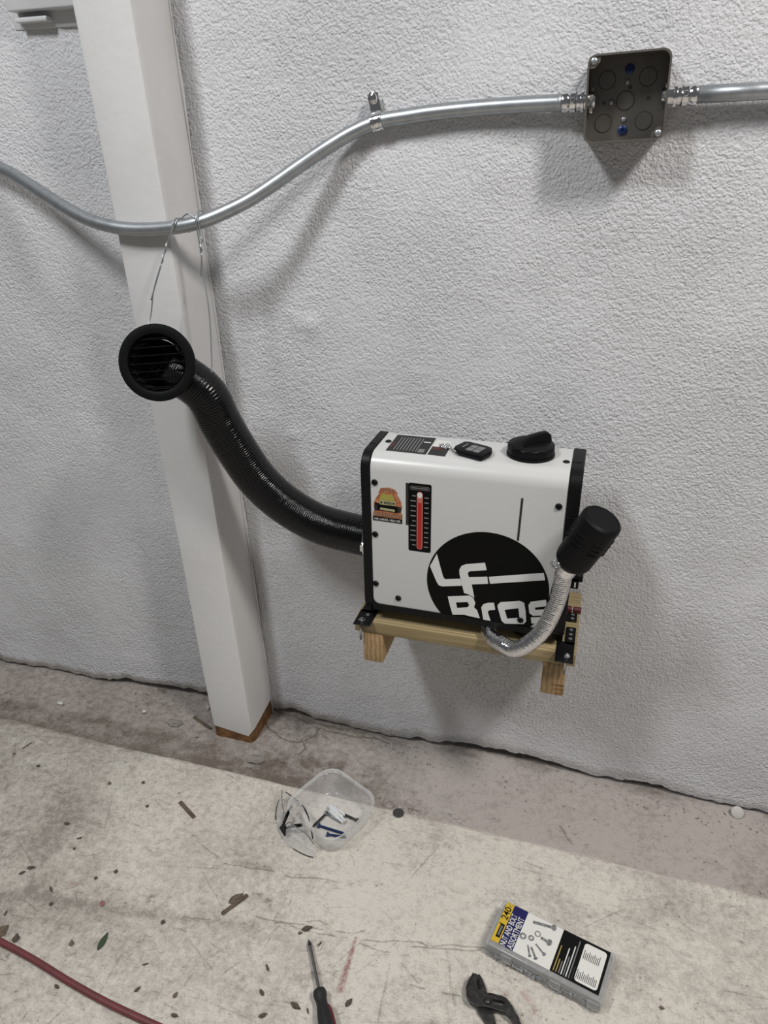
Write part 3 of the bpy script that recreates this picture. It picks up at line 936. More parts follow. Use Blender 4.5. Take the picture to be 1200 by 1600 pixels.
p0 = Vector(D['conduit'][0])
connector(t, p0, Vector((1, 0, 0.02)))
t2 = thing('metal_conduit', (0.25, -0.02, 1.264), 'short straight galvanised conduit leaving the right side of the wall box', 'conduit')
q0 = Vector((0.0835, -0.022, 1.2636))
bm = new()
tube(bm, [q0.lerp(Vector((1.6, -0.016, 1.29)), k / 20) for k in range(21)], RAD, 16)
obj('pipe', bm, M_GALV, t2, True)
connector(t2, q0, Vector((-1, 0, -0.02)))

# strap
sp = Vector(D['conduit'][5])
dirc = (Vector(D['conduit'][6]) - Vector(D['conduit'][4])).normalized()
up = Vector((dirc.z, 0, -dirc.x))
if up.z < 0: up = -up
st = thing('conduit_strap', (sp.x, -0.004, sp.z), 'small plated one-hole strap holding the bent conduit to the wall', 'strap')
bm = new()
prof = []
for k in range(15):
    a = math.radians(-100 + 235 * k / 14)
    prof.append((math.sin(a) * -1, math.cos(a)))
outer, inner = [], []
for k in range(17):
    a = math.radians(-70 + 200 * k / 16)       # 0 = towards the room, 90 = up
    for lst, r in ((outer, RAD + .0026), (inner, RAD + .0004)):
        lst.append(sp + Vector((0, -1, 0)) * math.cos(a) * r + up * math.sin(a) * r)
tab = [sp + up * 0.016 + Vector((0, 0.008 - 0.0008, 0)), sp + up * 0.038 + Vector((0, 0.009, 0))]
sec = outer + [Vector((tab[0].x, -0.0105, tab[0].z)), Vector((tab[1].x, -0.0105, tab[1].z)), Vector((tab[1].x, -0.0075, tab[1].z)), Vector((tab[0].x, -0.0075, tab[0].z))] + list(reversed(inner))
prism(bm, [p - dirc * 0.008 for p in sec], dirc * 0.016)
obj('band', bm, M_CHROME, st, True, angle=30)
bm = new()
lathe(bm, sp + up * 0.032 + Vector((0, -(sp.y + 0.010) - 0.0, 0)) * 0 + Vector((0, -0.0105 - sp.y, 0)), (0, -1, 0), [(0, 0.0085), (0.0015, 0.0085), (0.002, 0.0072), (0.006, 0.006), (0.0075, 0.003), (0.0075, 0)], 16)
obj('screw_head', bm, M_CHROME, st, True, angle=40)
bm = new()
for s in (-1, 1):
    tube(bm, [o_ + dirc * s * 0.0048 - (sp - o_).normalized() * -0.0004 for o_ in outer], 0.0011, 6)
obj('rib', bm, M_CHROME, st, True)

# ------------------------------------------------------------------ junction box
jb = thing('junction_box', (BC.x, -0.003, BC.z - 0.05), 'open square steel electrical box with round knockouts on the wall', 'electrical box')
S, DEP, TH = 0.1035, 0.052, 0.0018
YB = -0.004
bm = new()
o_ = rrect(0, 0, S, S, 0.011)
i_ = rrect(0, 0, S - 2 * TH, S - 2 * TH, 0.0095)
n = len(o_)
ro = [[bm.verts.new(bxz(x, y, z)) for x, z in o_] for y in (YB, YB - DEP)]
ri = [[bm.verts.new(bxz(x, y, z)) for x, z in i_] for y in (YB - TH, YB - DEP)]
for k in range(n):
    k2 = (k + 1) % n
    bm.faces.new((ro[0][k], ro[0][k2], ro[1][k2], ro[1][k]))
    bm.faces.new((ri[0][k], ri[0][k2], ri[1][k2], ri[1][k]))
    bm.faces.new((ro[1][k], ro[1][k2], ri[1][k2], ri[1][k]))
bm.faces.new(ro[0])
bm.faces.new(ri[0])
bmesh.ops.recalc_face_normals(bm, faces=bm.faces)
obj('shell', bm, M_BOX, jb, True, angle=40)
YI = YB - TH
# flanged lip pieces along the opening
bm = new()
for k in range(n):
    k2 = (k + 1) % n
    a1, a2 = Vector(o_[k]), Vector(o_[k2])
    b1, b2 = a1 * 0.955, a2 * 0.955
    y = YB - DEP - 0.0004
    if abs(a1.x) > 0.03 and abs(a1.y) > 0.03 or k % 3 == 0:
        pass
    v = [bm.verts.new(bxz(p[0], y, p[1])) for p in (a1, a2, b2, b1)]
    w = [bm.verts.new(bxz(p[0], y + 0.0012, p[1])) for p in (a1, a2, b2, b1)]
    bm.faces.new(v)
    bm.faces.new(list(reversed(w)))
    bm.faces.new((v[3], v[2], w[2], w[3]))
    bm.faces.new((v[1], v[0], w[0], w[1]))
bmesh.ops.recalc_face_normals(bm, faces=bm.faces)
obj('rim', bm, M_BOX, jb, True, angle=40)
for x, z in ((-0.027, 0.025), (0.026, 0.025), (-0.028, -0.027), (0.0255, -0.027), (-0.001, -0.001)):
    r = 0.0118 if abs(x) > 0.01 else 0.0122
    bm = new()
    lathe(bm, bxz(x, YI, z), (0, -1, 0), [(0, r), (0.0005, r), (0.0005, r - 0.0009), (0.0003, r - 0.0009)], 32, caps=False)
    kn = obj('knockout', bm, M_BOXLINE, jb, True, angle=40)
    bm = new()
    lathe(bm, bxz(x, YI, z), (0, -1, 0), [(0, r - 0.001), (0.0009, r - 0.0012), (0.0009, 0)], 32, caps=False)
    obj('knockout_plug', bm, M_BOX, kn, True, angle=40)
for x, z, m in ((0.0015, 0.036, M_BLUE), (-0.0015, -0.037, M_BLUE)):
    bm = new()
    lathe(bm, bxz(x, YI, z), (0, -1, 0), [(0, 0.0062), (0.002, 0.006), (0.003, 0.0045), (0.003, 0.0022), (0.0012, 0.0022), (0.0012, 0)], 12)
    obj('blue_screw', bm, m, jb, True, angle=40)
for x, z in ((0.0, 0.021), (-0.0195, -0.002), (-0.001, -0.024)):
    bm = new()
    lathe(bm, bxz(x, YI, z), (0, -1, 0), [(0, 0.0038), (0.0016, 0.0032), (0.0022, 0.0018), (0.0022, 0)], 14)
    obj('rivet', bm, M_GALV, jb, True, angle=60)
for x, z in ((-0.029, -0.002), (0.029, 0.0), (0.004, 0.0145)):
    bm = new()
    lathe(bm, bxz(x, YI, z), (0, -1, 0), [(0, 0.0026), (0.0003, 0.0026), (0.0003, 0)], 12)
    obj('hole', bm, M_BOXLINE, jb)
for sx, sz in ((-1, 1), (1, -1)):
    bm = new()
    y = YB - DEP + 0.0015
    prism(bm, [bxz(sx * a, y, sz * b) for a, b in ((0.0495, 0.0495), (0.0495, 0.036), (0.043, 0.036), (0.036, 0.043), (0.036, 0.0495))], (0, 0.0015, 0))
    tb = obj('corner_tab', bm, M_BOX, jb)
    bm = new()
    lathe(bm, bxz(sx * 0.0440, y, sz * 0.0440), (0, -1, 0), [(0, 0.0042), (0.0022, 0.0040), (0.003, 0.0025), (0.003, 0)], 14)
    obj('cover_screw', bm, M_GALV, tb, True, angle=40)

# ------------------------------------------------------------------ wooden shelf under the heater
sh = thing('wooden_shelf', (-0.172, -0.1, 0.367), 'small raw pine shelf on two blocks carrying the heater', 'shelf')
bm = new()
box(bm, -0.3630, 0.0225, -0.195, -0.003, 0.4335, 0.4585, 0.0018)
obj('board', bm, M_PINE, sh, True, angle=40)
for x0, x1, z0 in ((-0.3485, -0.3110, 0.3690), (-0.0290, 0.0097, 0.3665)):
    bm = new()
    box(bm, x0, x1, -0.1945, -0.002, z0, 0.4334, 0.003, 2)
    obj('block', bm, M_PINE_Y, sh, True, angle=40)
bm = new()
for k, (xa, za) in enumerate(((0.0098, 0.376), (0.0098, 0.384), (0.0098, 0.392))):
    prism(bm, [Vector((xa, -0.1952, za)), Vector((xa - 0.015 - 0.003 * k, -0.1952, za - 0.0045 + k * 0.001)), Vector((xa, -0.1952, za - 0.0035))], (0, 0.0006, 0))
obj('split', bm, M_BARE, sh, label='dark torn splits on the end of the right block')
for x in (-0.3465, 0.0065):
    bm = new()
    tube(bm, [Vector((x - 0.0035 if x < -0.2 else x, -0.2005, 0.4595)), Vector((x - 0.0035 if x < -0.2 else x, -0.2005, 0.420))], 0.0022, 8)
    obj('screw_tip', bm, M_SHAFT, sh, True)

# ------------------------------------------------------------------ heater
XL, XWL, XWR, XR = -0.3435, -0.3275, -0.0195, 0.0
YF, YK, ZB, ZT = -0.190, -0.074, 0.486, 0.7755
ht = thing('air_heater', (-0.172, -0.13, 0.4587), 'white and black boxy diesel air heater standing on the pine shelf', 'heater')


def heater_profile(grow=0.0, rf=0.027, rb=0.012):
    """section in y,z"""
    y0, y1, z0, z1 = YF - grow, YK + grow, ZB - grow, ZT + grow
    out = []
    for cy, cz, r, a0 in ((y0 + rf, z1 - rf, rf, 90), (y0 + rb, z0 + rb, rb, 180), (y1 - rb, z0 + rb, rb, 270), (y1 - rb, z1 - rb, rb, 0)):
        n = 10 if r > 0.02 else 5
        for k in range(n + 1):
            a = math.radians(a0 + 90 * k / n)
            out.append((cy + r * math.cos(a), cz + r * math.sin(a)))
    return out


def extr_x(bm, prof, x0, x1, bev=0.0):
    n = len(prof)
    cy = sum(p[0] for p in prof) / n
    cz = sum(p[1] for p in prof) / n
    secs = []
    for x, s in (((x0, bev), (x0 + bev, 0), (x1 - bev, 0), (x1, bev)) if bev else ((x0, 0), (x1, 0))):
        ring = []
        for y, z in prof:
            f = 1 - s / 0.08
            ring.append(bm.verts.new((x, cy + (y - cy) * f, cz + (z - cz) * (1 - s / 0.14))))
        secs.append(ring)
    for a, b in zip(secs[:-1], secs[1:]):
        for k in range(n):
            bm.faces.new((a[k], a[(k + 1) % n], b[(k + 1) % n], b[k]))
    bm.faces.new(list(reversed(secs[0])))
    bm.faces.new(secs[-1])
    bmesh.ops.recalc_face_normals(bm, faces=bm.faces)


bm = new()
extr_x(bm, heater_profile(), XWL - 0.003, XWR + 0.003)
obj('casing', bm, M_WHITE, ht, True, angle=30, label='white powder coated metal casing')
for x0, x1 in ((XL, XWL), (XWR, XR)):
    bm = new()
    extr_x(bm, heater_profile(0.0022, 0.028, 0.016), x0, x1, 0.002)
    fr = obj('end_frame', bm, M_BLACK, ht, True, angle=30)
    for z in (0.543, 0.625, 0.705):
        bm = new()
        box(bm, x0 + 0.001, x1 - 0.004, YF - 0.0029, YF - 0.001, z, z + 0.0014, 0.0003, 1)
        obj('joint', bm, M_GRILLE, fr)
    bm = new()
    box(bm, x0 + 0.001, x1 - 0.004, YF + 0.045, YF + 0.0464, ZT + 0.001, ZT + 0.0029, 0.0003, 1)
    obj('joint', bm, M_GRILLE, fr)
YP = YF - 0.0012          # print plane on the front
# base rail with the rounded inner corner
bm = new()
rail = [(XWR, ZB - 0.002), (XWR, 0.4965), (XWL + 0.012, 0.4965)]
for k in range(7):
    a = math.radians(270 - 90 * k / 6)
    rail.append((XWL + 0.012 + 0.012 * math.cos(a), 0.5085 + 0.012 * math.sin(a)))
rail += [(XWL - 0.001, 0.5085), (XWL - 0.001, ZB - 0.002)]
prism(bm, [Vector((x, YF - 0.0016, z)) for x, z in rail], (0, 0.006, 0))
obj('base_rail', bm, M_BLACK, ht)


def decal(name, poly, mat, parent, lift, smooth=False, label=None):
    bm = new()
    prism(bm, [Vector((x, YF - lift, z)) for x, z in poly], (0, lift * 0.9 + 0.0001, 0))
    return obj(name, bm, mat, parent, label=label)


cx, cz, r = -0.1315, 0.5635, 0.1005
circ = []
for k in range(97):
    a = 2 * math.pi * k / 96
    z = cz + r * math.sin(a)
    x = cx + r * math.cos(a) * 1.0
    circ.append((min(x, XWR - 0.0005), max(z, 0.4900)))
cc = []
for p in circ:
    if not cc or (Vector(p) - Vector(cc[-1])).length > 1e-5: cc.append(p)
if (Vector(cc[0]) - Vector(cc[-1])).length < 1e-5: cc.pop()
disc = decal('logo_disc', cc, M_SIGN_BLACK, ht, 0.0005, label='black round emblem with white letters LF Bros')
for key in ('L', 'F', 'bar', 'B', 'r', 'o', 's'):
    decal('logo_letter', D[key], M_SIGN_WHITE, disc, 0.0010)
# slot groove, drawn as a dark strip on the face
(xa, za), (xb, zb) = D['slot']
bm = new()
prism(bm, [Vector((x, YF - 0.0006, z)) for x, z in ((xa - 0.0016, za), (xa + 0.0016, za + 0.0004), (xb + 0.0016, zb), (xb - 0.0016, zb))], (0, 0.002, 0))
obj('sight_slot', bm, M_SIGN_DARK, ht)
# screws
for x, z in D['screws'] + [D['oscrew']]:
    bm = new()
    lathe(bm, (x, YF - 0.0004, z), (0, -1, 0), [(0, 0.0054), (0.0010, 0.0052), (0.0023, 0.0040), (0.0025, 0.0022), (0.0012, 0.0018), (0.0012, 0)], 18)
    obj('screw', bm, M_BLACK, ht, True, angle=40)
for x, y in D['tscrew']:
    bm = new()
    lathe(bm, (x, y, ZT), (0, 0, 1), [(0, 0.0054), (0.0010, 0.0052), (0.0020, 0.0040), (0.0022, 0)], 18)
    obj('screw', bm, M_BLACK, ht, True, angle=40)
# badge sticker
bg = decal('badge_sticker', D['badge_out'], M_ORANGE, ht, 0.0005, label='orange badge with an off-road car above the words AIR DIESEL HEATER')
for key, m, l in (('jeep_low', M_SIGN_BLACK, 0.0007), ('jeep_top', M_OLIVE, 0.0007), ('jeep_body', M_SAND, 0.0008), ('jeep_plate', M_SAND, 0.0009), ('wheelL', M_SIGN_DARK, 0.0009), ('wheelR', M_SIGN_DARK, 0.0009), ('badge_brown', M_BROWN, 0.0008), ('badge_strip', M_SIGN_BLACK, 0.0009)):
    decal({'jeep_low': 'car_bumper', 'jeep_top': 'car_windscreen', 'jeep_body': 'car_front', 'jeep_plate': 'car_plate', 'wheelL': 'car_wheel', 'wheelR': 'car_wheel', 'badge_brown': 'name_band', 'badge_strip': 'title_band'}[key], D[key], m, bg, l)
for k in range(7):
    x = -0.3050 + k * 0.0019
    decal('car_grille_bar', [(x, 0.6975), (x + 0.0010, 0.6975), (x + 0.0010, 0.6928), (x, 0.6928)], M_SIGN_BLACK, bg, 0.0010)
for x in (-0.3095, -0.2890):
    decal('car_headlamp', [(x + 0.0019 * math.cos(a), 0.6952 + 0.0019 * math.sin(a)) for a in np.linspace(0, 5.7, 10)], M_SIGN_DARK, bg, 0.0010)
decal('banner', [(-0.3095, 0.7195), (-0.2975, 0.7212), (-0.2880, 0.7190), (-0.2865, 0.7150), (-0.2970, 0.7170), (-0.3105, 0.7155)], M_BROWN, bg, 0.0008)
text('title_text', 'AIR DIESEL HEATER', M_SIGN_WHITE, (-0.3225, YF - 0.0010, 0.6630), (1, 0, -0.015), (0, 0, 1), 0.0038, bg, width=0.0455, bold=0.012)
# thermometer sticker
T = D['thermo']
xl, xr, zt, zb_ = -0.2640, -0.2265, 0.7355, 0.6125
th = decal('thermometer_sticker', rrect((xl + xr) / 2, (zt + zb_) / 2, xr - xl, zt - zb_, 0.0028, 3), M_SIGN_BLACK, ht, 0.0005, label='black sticker with a red thermometer column')
decal('sticker_shadow', [(-0.2684, 0.7345), (-0.2642, 0.7345), (-0.2642, 0.6595), (-0.2684, 0.6595)], M_SIGN_DARK, th, 0.0005)  # dark strip drawn as the sticker's shadow on the casing
cxm = (xl + xr) / 2
decal('thermometer_outline', rrect(cxm, 0.6690, 0.0098, 0.1045, 0.0046, 6), M_SIGN_SALMON, th, 0.0008)
decal('thermometer_column', rrect(cxm, 0.6640, 0.0064, 0.0915, 0.0030, 5), M_SIGN_RED, th, 0.0010)
decal('thermometer_head', rrect(cxm, 0.7155, 0.0080, 0.0098, 0.0038, 5), M_SIGN_WHITE, th, 0.0011)
decal('thermometer_neck', rrect(cxm, 0.7065, 0.0070, 0.0085, 0.001, 3), M_SIGN_SALMON, th, 0.0012)  # printed salmon patch at the top of the column
decal('heading_outline', rrect(cxm, 0.7275, 0.0325, 0.0066, 0.003, 4), M_SIGN_GREY, th, 0.0007)
decal('heading_plate', rrect(cxm, 0.7275, 0.0310, 0.0052, 0.0024, 4), M_SIGN_BLACK, th, 0.0008)
decal('heading_mark', [(cxm - 0.0135, 0.7285), (cxm + 0.0135, 0.7285), (cxm + 0.0135, 0.7266), (cxm - 0.0135, 0.7266)], M_SIGN_GREY, th, 0.0009)
for k in range(11):
    z = 0.7135 - k * 0.00895
    for x0, x1, dz in ((cxm - 0.0153, cxm - 0.0065, 0.0), (cxm + 0.0075, cxm + 0.0145, -0.0015)):
        if (k in (0, 5, 10)) and x0 < cxm: x0 += 0.0028
        decal('scale_mark', [(x0, z + dz + 0.0009), (x1, z + dz + 0.0009), (x1, z + dz - 0.0009), (x0, z + dz - 0.0009)], M_SIGN_GREY, th, 0.0009)


def top_decal(name, poly, mat, parent, lift, label=None):
    bm = new()
    prism(bm, [Vector((x, y, ZT + lift)) for x, y in poly], (0, 0, -lift * 0.9 - 0.0001))
    return obj(name, bm, mat, parent, label=label)


wl = top_decal('warning_label', [(-0.309, -0.091), (-0.2425, -0.0915), (-0.2425, -0.1652), (-0.309, -0.1640)], M_SIGN_DARK, ht, 0.0004, label='charcoal instruction label on the heater top')
for k in range(8):
    x = -0.2985 + k * 0.0052
    top_decal('text_line', [(x, -0.1005), (x + 0.0017, -0.1005), (x + 0.0017, -0.158), (x, -0.158)], M_SIGN_GREY, wl, 0.0007)
top_decal('red_mark', [(-0.307, -0.125), (-0.303, -0.125), (-0.303, -0.15), (-0.307, -0.15)], M_MAROON, wl, 0.0007)
top_decal('white_mark', [(-0.258, -0.146), (-0.248, -0.146), (-0.248, -0.160), (-0.258, -0.160)], M_SIGN_GREY, wl, 0.0007)
top_decal('white_mark', [(-0.258, -0.113), (-0.246, -0.113), (-0.246, -0.116), (-0.258, -0.116)], M_SIGN_WHITE, wl, 0.0007)
top_decal('caution_label', [(-0.2400, -0.1285), (-0.2115, -0.1320), (-0.2115, -0.1655), (-0.2400, -0.1645)], M_SIGN_DARK, ht, 0.0004)
top_decal('caution_band', [(-0.2390, -0.1295), (-0.2200, -0.1315), (-0.2200, -0.1430), (-0.2390, -0.1425)], M_MAROON, ht, 0.0006)
top_decal('pale_label', [(-0.2380, -0.100), (-0.2150, -0.101), (-0.2120, -0.131), (-0.2400, -0.1275)], M_SIGN_WHITE, ht, 0.0004)
# fuel cap
C = Vector((-0.0835, -0.1235, ZT))
bm = new()
a36 = 36
prof = [(0.0, 0.0375), (0.004, 0.0375), (0.0045, 0.0355), (0.006, 0.0355), (0.0065, 0.0370), (0.0165, 0.0368), (0.0185, 0.0350), (0.0195, 0.0320), (0.0195, 0)]
lathe(bm, C, (0, 0, 1), prof, 48)
for v in bm.verts:
    rr = math.hypot(v.co.x - C.x, v.co.y - C.y)
    if 0.0360 < rr and 0.0062 < v.co.z - ZT < 0.018:
        an = math.atan2(v.co.y - C.y, v.co.x - C.x)
        f = 1 - 0.030 * (0.5 + 0.5 * math.cos(an * 12))
        v.co.x = C.x + (v.co.x - C.x) * f
        v.co.y = C.y + (v.co.y - C.y) * f
cap = obj('fuel_cap', bm, M_BLACK, ht, True, angle=35, label='black screw-on fuel cap')
bm = new()
ga = math.radians(38)
gx, gy = Vector((math.cos(ga), math.sin(ga), 0)), Vector((-math.sin(ga), math.cos(ga), 0))
prof = []
secs = []
for u, w, h in ((-0.0335, 0.0190, 0.0197), (-0.022, 0.0135, 0.0270), (-0.004, 0.0090, 0.0320), (0.014, 0.0085, 0.0345), (0.026, 0.0085, 0.0345), (0.0325, 0.0070, 0.0290)):
    top = w * 0.62
    secs.append([C + gx * u + gy * a_ + Vector((0, 0, b_)) for a_, b_ in ((-w, 0.0185), (-w, 0.0195), (-top, h - 0.001), (-top * 0.7, h), (top * 0.7, h), (top, h - 0.001), (w, 0.0195), (w, 0.0185))])
loft(bm, secs)
obj('grip', bm, M_BLACK, cap, True, angle=35)
# feet plates and standoffs
for sgn, x0, x1 in ((-1, -0.3600, -0.3290), (1, -0.0105, 0.0185)):
    bm = new()
    zf = 0.4587
    box(bm, x0, x1, -0.2115 if sgn < 0 else -0.2215, -0.165, zf, zf + 0.0024, 0.0008, 1)
    if sgn > 0:
        box(bm, x0 + 0.0125, x1, -0.1725, -0.121, zf, zf + 0.0024, 0.0008, 1)
        box(bm, x0 + 0.011, x1 - 0.0005, -0.103, -0.075, zf, zf + 0.0024, 0.0008, 1)
        box(bm, -0.013, -0.002, -0.165, -0.09, zf, ZB + 0.001, 0.001, 1)
    else:
        box(bm, x0 + 0.002, x1, -0.1725, -0.085, zf, zf + 0.0024, 0.0008, 1)
        box(bm, x1 - 0.013, x1 - 0.002, -0.165, -0.09, zf, ZB + 0.001, 0.001, 1)
    ft = obj('mounting_foot', bm, M_BLACK, ht, True, angle=40)
    xc = (x0 + x1) / 2 + 0.001 * sgn
    bm = new()
    lathe(bm, (xc - 0.002 + (0.004 if sgn > 0 else 0), -0.1985 if sgn < 0 else -0.2055, zf + 0.0024), (0, 0, 1), [(0, 0.0058), (0.0012, 0.0058), (0.0014, 0.0046), (0.0038, 0.0040), (0.0046, 0.002), (0.0046, 0)], 16)
    obj('bolt', bm, M_CHROME, ft, True, angle=40)
    for y in ((-0.1560, -0.1430, -0.130, -0.083, -0.095) if sgn > 0 else (-0.1800,)):
        bm = new()
        lathe(bm, (xc + (0.0055 if sgn > 0 else 0.003), y, zf + 0.0024), (0, 0, 1), [(0, 0.0034), (0.0008, 0.0032), (0.0008, 0)], 12)
        obj('slot_hole', bm, M_GALV, ft)
# round lower pan seen below the front edge
bm = new()
lathe(bm, (-0.065, -0.150, 0.4605), (0, 0, 1), [(0, 0.020), (0.003, 0.024), (0.027, 0.024)], 24)
obj('exhaust_boot', bm, M_RUBBER, ht, True, angle=40)
# things on the right side
bm = new()
box(bm, 0.0, 0.0135, -0.088, -0.078, 0.5180, 0.5400, 0.001, 1)
box(bm, 0.0, 0.0195, -0.088, -0.076, 0.5330, 0.5460, 0.001, 1)
sb = obj('side_bracket', bm, M_BLACK, ht, True, angle=40)
bm = new()
box(bm, 0.0060, 0.0090, -0.0888, -0.0875, 0.5215, 0.5315, 0.0003, 1)
obj('bracket_slot', bm, M_SIGN_WHITE, sb)
for x0, x1 in ((-0.0005, 0.0075), (0.0100, 0.0235)):
    bm = new()
    lathe(bm, (x0, -0.090, 0.4765), (1, 0, 0), [(0, 0.0052), (0.001, 0.0062), (x1 - x0 - 0.001, 0.0062), (x1 - x0, 0.0052)], 10)
    obj('fuel_fitting', bm, M_REDFIT, ht, True, angle=30, label='dark red fitting low on the right side')
bm = new()
lathe(bm, (0.007, -0.090, 0.4765), (1, 0, 0), [(0, 0.003), (0.004, 0.003)], 10)
obj('fuel_stub', bm, M_GALV, ht, True, angle=30)

# ------------------------------------------------------------------ intake pipe with silencer
PP = D['pipe']
ax = Vector((0.37, -0.15, 0.87)).normalized()
PP2 = [Vector(p) for p in PP] + [Vector(PP[-1]) + ax * 0.018]
it = thing('intake_pipe', (-0.0787, -0.235, 0.4587), 'silver corrugated pipe curling from under the heater up to a black silencer', 'pipe')
path = spline(PP2, 0.0007)
bm = new()
rs = np.random.RandomState(4).rand(4000, 18)
tube(bm, path, lambda i, s, k: 0.0134 + 0.00015 * math.sin(s * 2 * math.pi / 0.0034) + 0.0003 * (rs[i // 4, k] - 0.5), 18)
obj('corrugated_pipe', bm, M_FOIL, it, True)
Bs = Vector(PP[-1]) + ax * 0.006
bm = new()
lathe(bm, Bs - ax * 0.006, ax, [(0, 0.0150), (0.0005, 0.0160), (0.0130, 0.0160), (0.0135, 0.0150)], 20)
cl = obj('pipe_clamp', bm, M_CHROME, it, True, angle=40)
bm = new()
ea = Bs + ax * 0.008 + Vector((-0.0195, -0.006, 0.004))
ring = [ea + Vector((0.0058 * math.cos(a), -0.002, 0.0058 * math.sin(a))) for a in np.linspace(0, 2 * math.pi, 25)[:-1]]
tube(bm, ring + [ring[0]], 0.0018, 8, cap=False)
obj('clamp_ear', bm, M_GALV, cl, True)
bm = new()
tube(bm, [ea + Vector((0.003, -0.002, 0.003)), ea + Vector((0.013, 0.0, -0.004)), ea + Vector((0.016, 0.002, -0.010))], 0.0026, 8)
obj('clamp_bolt', bm, M_CHROME, cl, True)
bm = new()
S0 = Bs + ax * 0.010
LEN = 0.100
prof = [(0.0, 0.0150), (0.002, 0.0205), (0.008, 0.0262), (0.014, 0.0280)]
tt = 0.016
prof += [(0.040, 0.0285), (0.044, 0.0290)]
prof += [(0.060, 0.0295), (0.084, 0.0298), (LEN - 0.008, 0.0300), (LEN - 0.003, 0.0292), (LEN, 0.0262), (LEN + 0.0006, 0.0245), (LEN - 0.0004, 0.0235), (LEN - 0.0004, 0)]
lathe(bm, S0, ax, prof, 40)
si = obj('silencer', bm, M_RUBBER, it, True, angle=32, label='black ribbed intake silencer')
fa, fb, fd = frame_for(ax)
for q in range(6):
    base = q * math.pi / 3 + 0.35
    for j in range(4):
        bm = new()
        t0 = 0.048 + j * 0.0085
        sec = []
        vs = []
        for kk in range(7):
            an = base + (kk - 3) * 0.115
            d = fa * math.cos(an) + fb * math.sin(an)
            hgt = 0.0312 if 0 < kk < 6 else 0.0285
            vs.append([S0 + fd * t0 + d * 0.0285, S0 + fd * (t0 + 0.0006) + d * hgt, S0 + fd * (t0 + 0.0026) + d * hgt, S0 + fd * (t0 + 0.0034) + d * 0.0285])
        loft(bm, vs)
        obj('vent_rib', bm, M_RUBBER, si)

# ------------------------------------------------------------------ warm-air hose with outlet
gc = Vector(D['grille'])
view = Vector((0.676, -0.97, 0.293)).normalized()
yaw = math.atan2(view.y, view.x) - math.radians(17)
gn = Vector((math.cos(yaw) * 0.965, math.sin(yaw) * 0.965, 0.26)).normalized()
H = [gc - gn * 0.012, gc - gn * 0.034 + Vector((0.002, 0, -0.003))] + [Vector(p) for p in D['hose'][1:]] + [Vector((-0.345, -0.121, 0.588))]
du = thing('air_hose', (-0.55, -0.13, 0.64), 'thick black warm-air hose bending from the heater up to a round vent', 'hose')
path = spline(H, 0.0011)
bm = new()
rs2 = np.random.RandomState(5).rand(3000, 28)
tube(bm, path, lambda i, s, k: 0.0362 + 0.00048 * math.sin(s * 2 * math.pi / 0.0042) + 0.0004 * (rs2[i // 4, k] - 0.5), 28, cap=False)
obj('ribbed_hose', bm, M_HOSE, du, True)
bm = new()
e = Vector((-0.3485, -0.121, 0.588))
lathe(bm, e + Vector((-0.009, 0, 0)), (1, 0, 0), [(0, 0.0372), (0.0003, 0.0385), (0.0087, 0.0385), (0.009, 0.0372)], 40, caps=False)
hc = obj('hose_clamp', bm, M_CHROME, du, True, angle=40)
bm = new()
box(bm, -0.3585, -0.3480, -0.1665, -0.158, 0.582, 0.596, 0.001, 1)
obj('clamp_screw', bm, M_CHROME, hc, True, angle=40)
# outlet: flange, collar, slats
bm = new()
R0, R1 = 0.0610, 0.0460
prof = [(-0.030, 0.0375), (-0.030, 0.0400), (-0.012, 0.0402), (-0.0105, 0.0480), (-0.0085, 0.0585), (-0.0075, 0.0602), (-0.003, R0), (0.0005, R0 - 0.0004), (0.002, R0 - 0.002), (0.0026, R0 - 0.006), (0.0026, R1 + 0.003), (0.0016, R1), (-0.004, R1 - 0.0006), (-0.011, R1 - 0.002), (-0.0115, 0.0385), (-0.024, 0.0380), (-0.030, 0.0375)]
lathe(bm, gc, gn, prof, 64, caps=False)
vo = obj('vent_outlet', bm, M_GRILLE, du, True, angle=32, label='round matt black outlet vent with slats')
gx = Vector((0, 0, 1)).cross(gn).normalized()
gu = gn.cross(gx).normalized()
rot = math.radians(3.0)
gx, gu = gx * math.cos(rot) + gu * math.sin(rot), gu * math.cos(rot) - gx * math.sin(rot)
for k in range(7):
    v = -0.0378 + k * 0.0126
    hw = math.sqrt(max(0, (R1 - 0.001) ** 2 - v * v))
    a = gc + gu * v - gn * 0.0025
    bm = new()
    dn = (-gn * 0.0055 - gu * 0.0012)
    q = [a - gx * hw + gu * 0.0007, a - gx * hw - gu * 0.0007, a - gx * hw - gu * 0.0007 + dn, a - gx * hw + gu * 0.0007 + dn]
    prism(bm, q, gx * hw * 2)
    obj('slat', bm, M_GRILLE, vo)

# ------------------------------------------------------------------ hanging wire
W = [Vector(p) for p in D['wireL']]
Rr = [Vector(p) for p in D['wireR']]
back = [Vector((-0.668, -0.150, 0.848)), Vector((-0.645, -0.128, 0.842))]
cdl = [Vector(p) for p in D['conduit']]


def near(x):
    return min(spl, key=lambda p: abs(p.x - x))


spl = pts


def hook(x, a0, a1, r, n=14, drift=0.0):
    """turns around the conduit, 0 = towards the room, 90 = above"""
    c = near(x)
    out = []
    for k in range(n + 1):
        a = math.radians(a0 + (a1 - a0) * k / n)
        out.append(c + Vector((drift * k / n, -math.cos(a) * r, math.sin(a) * r)))
    return out


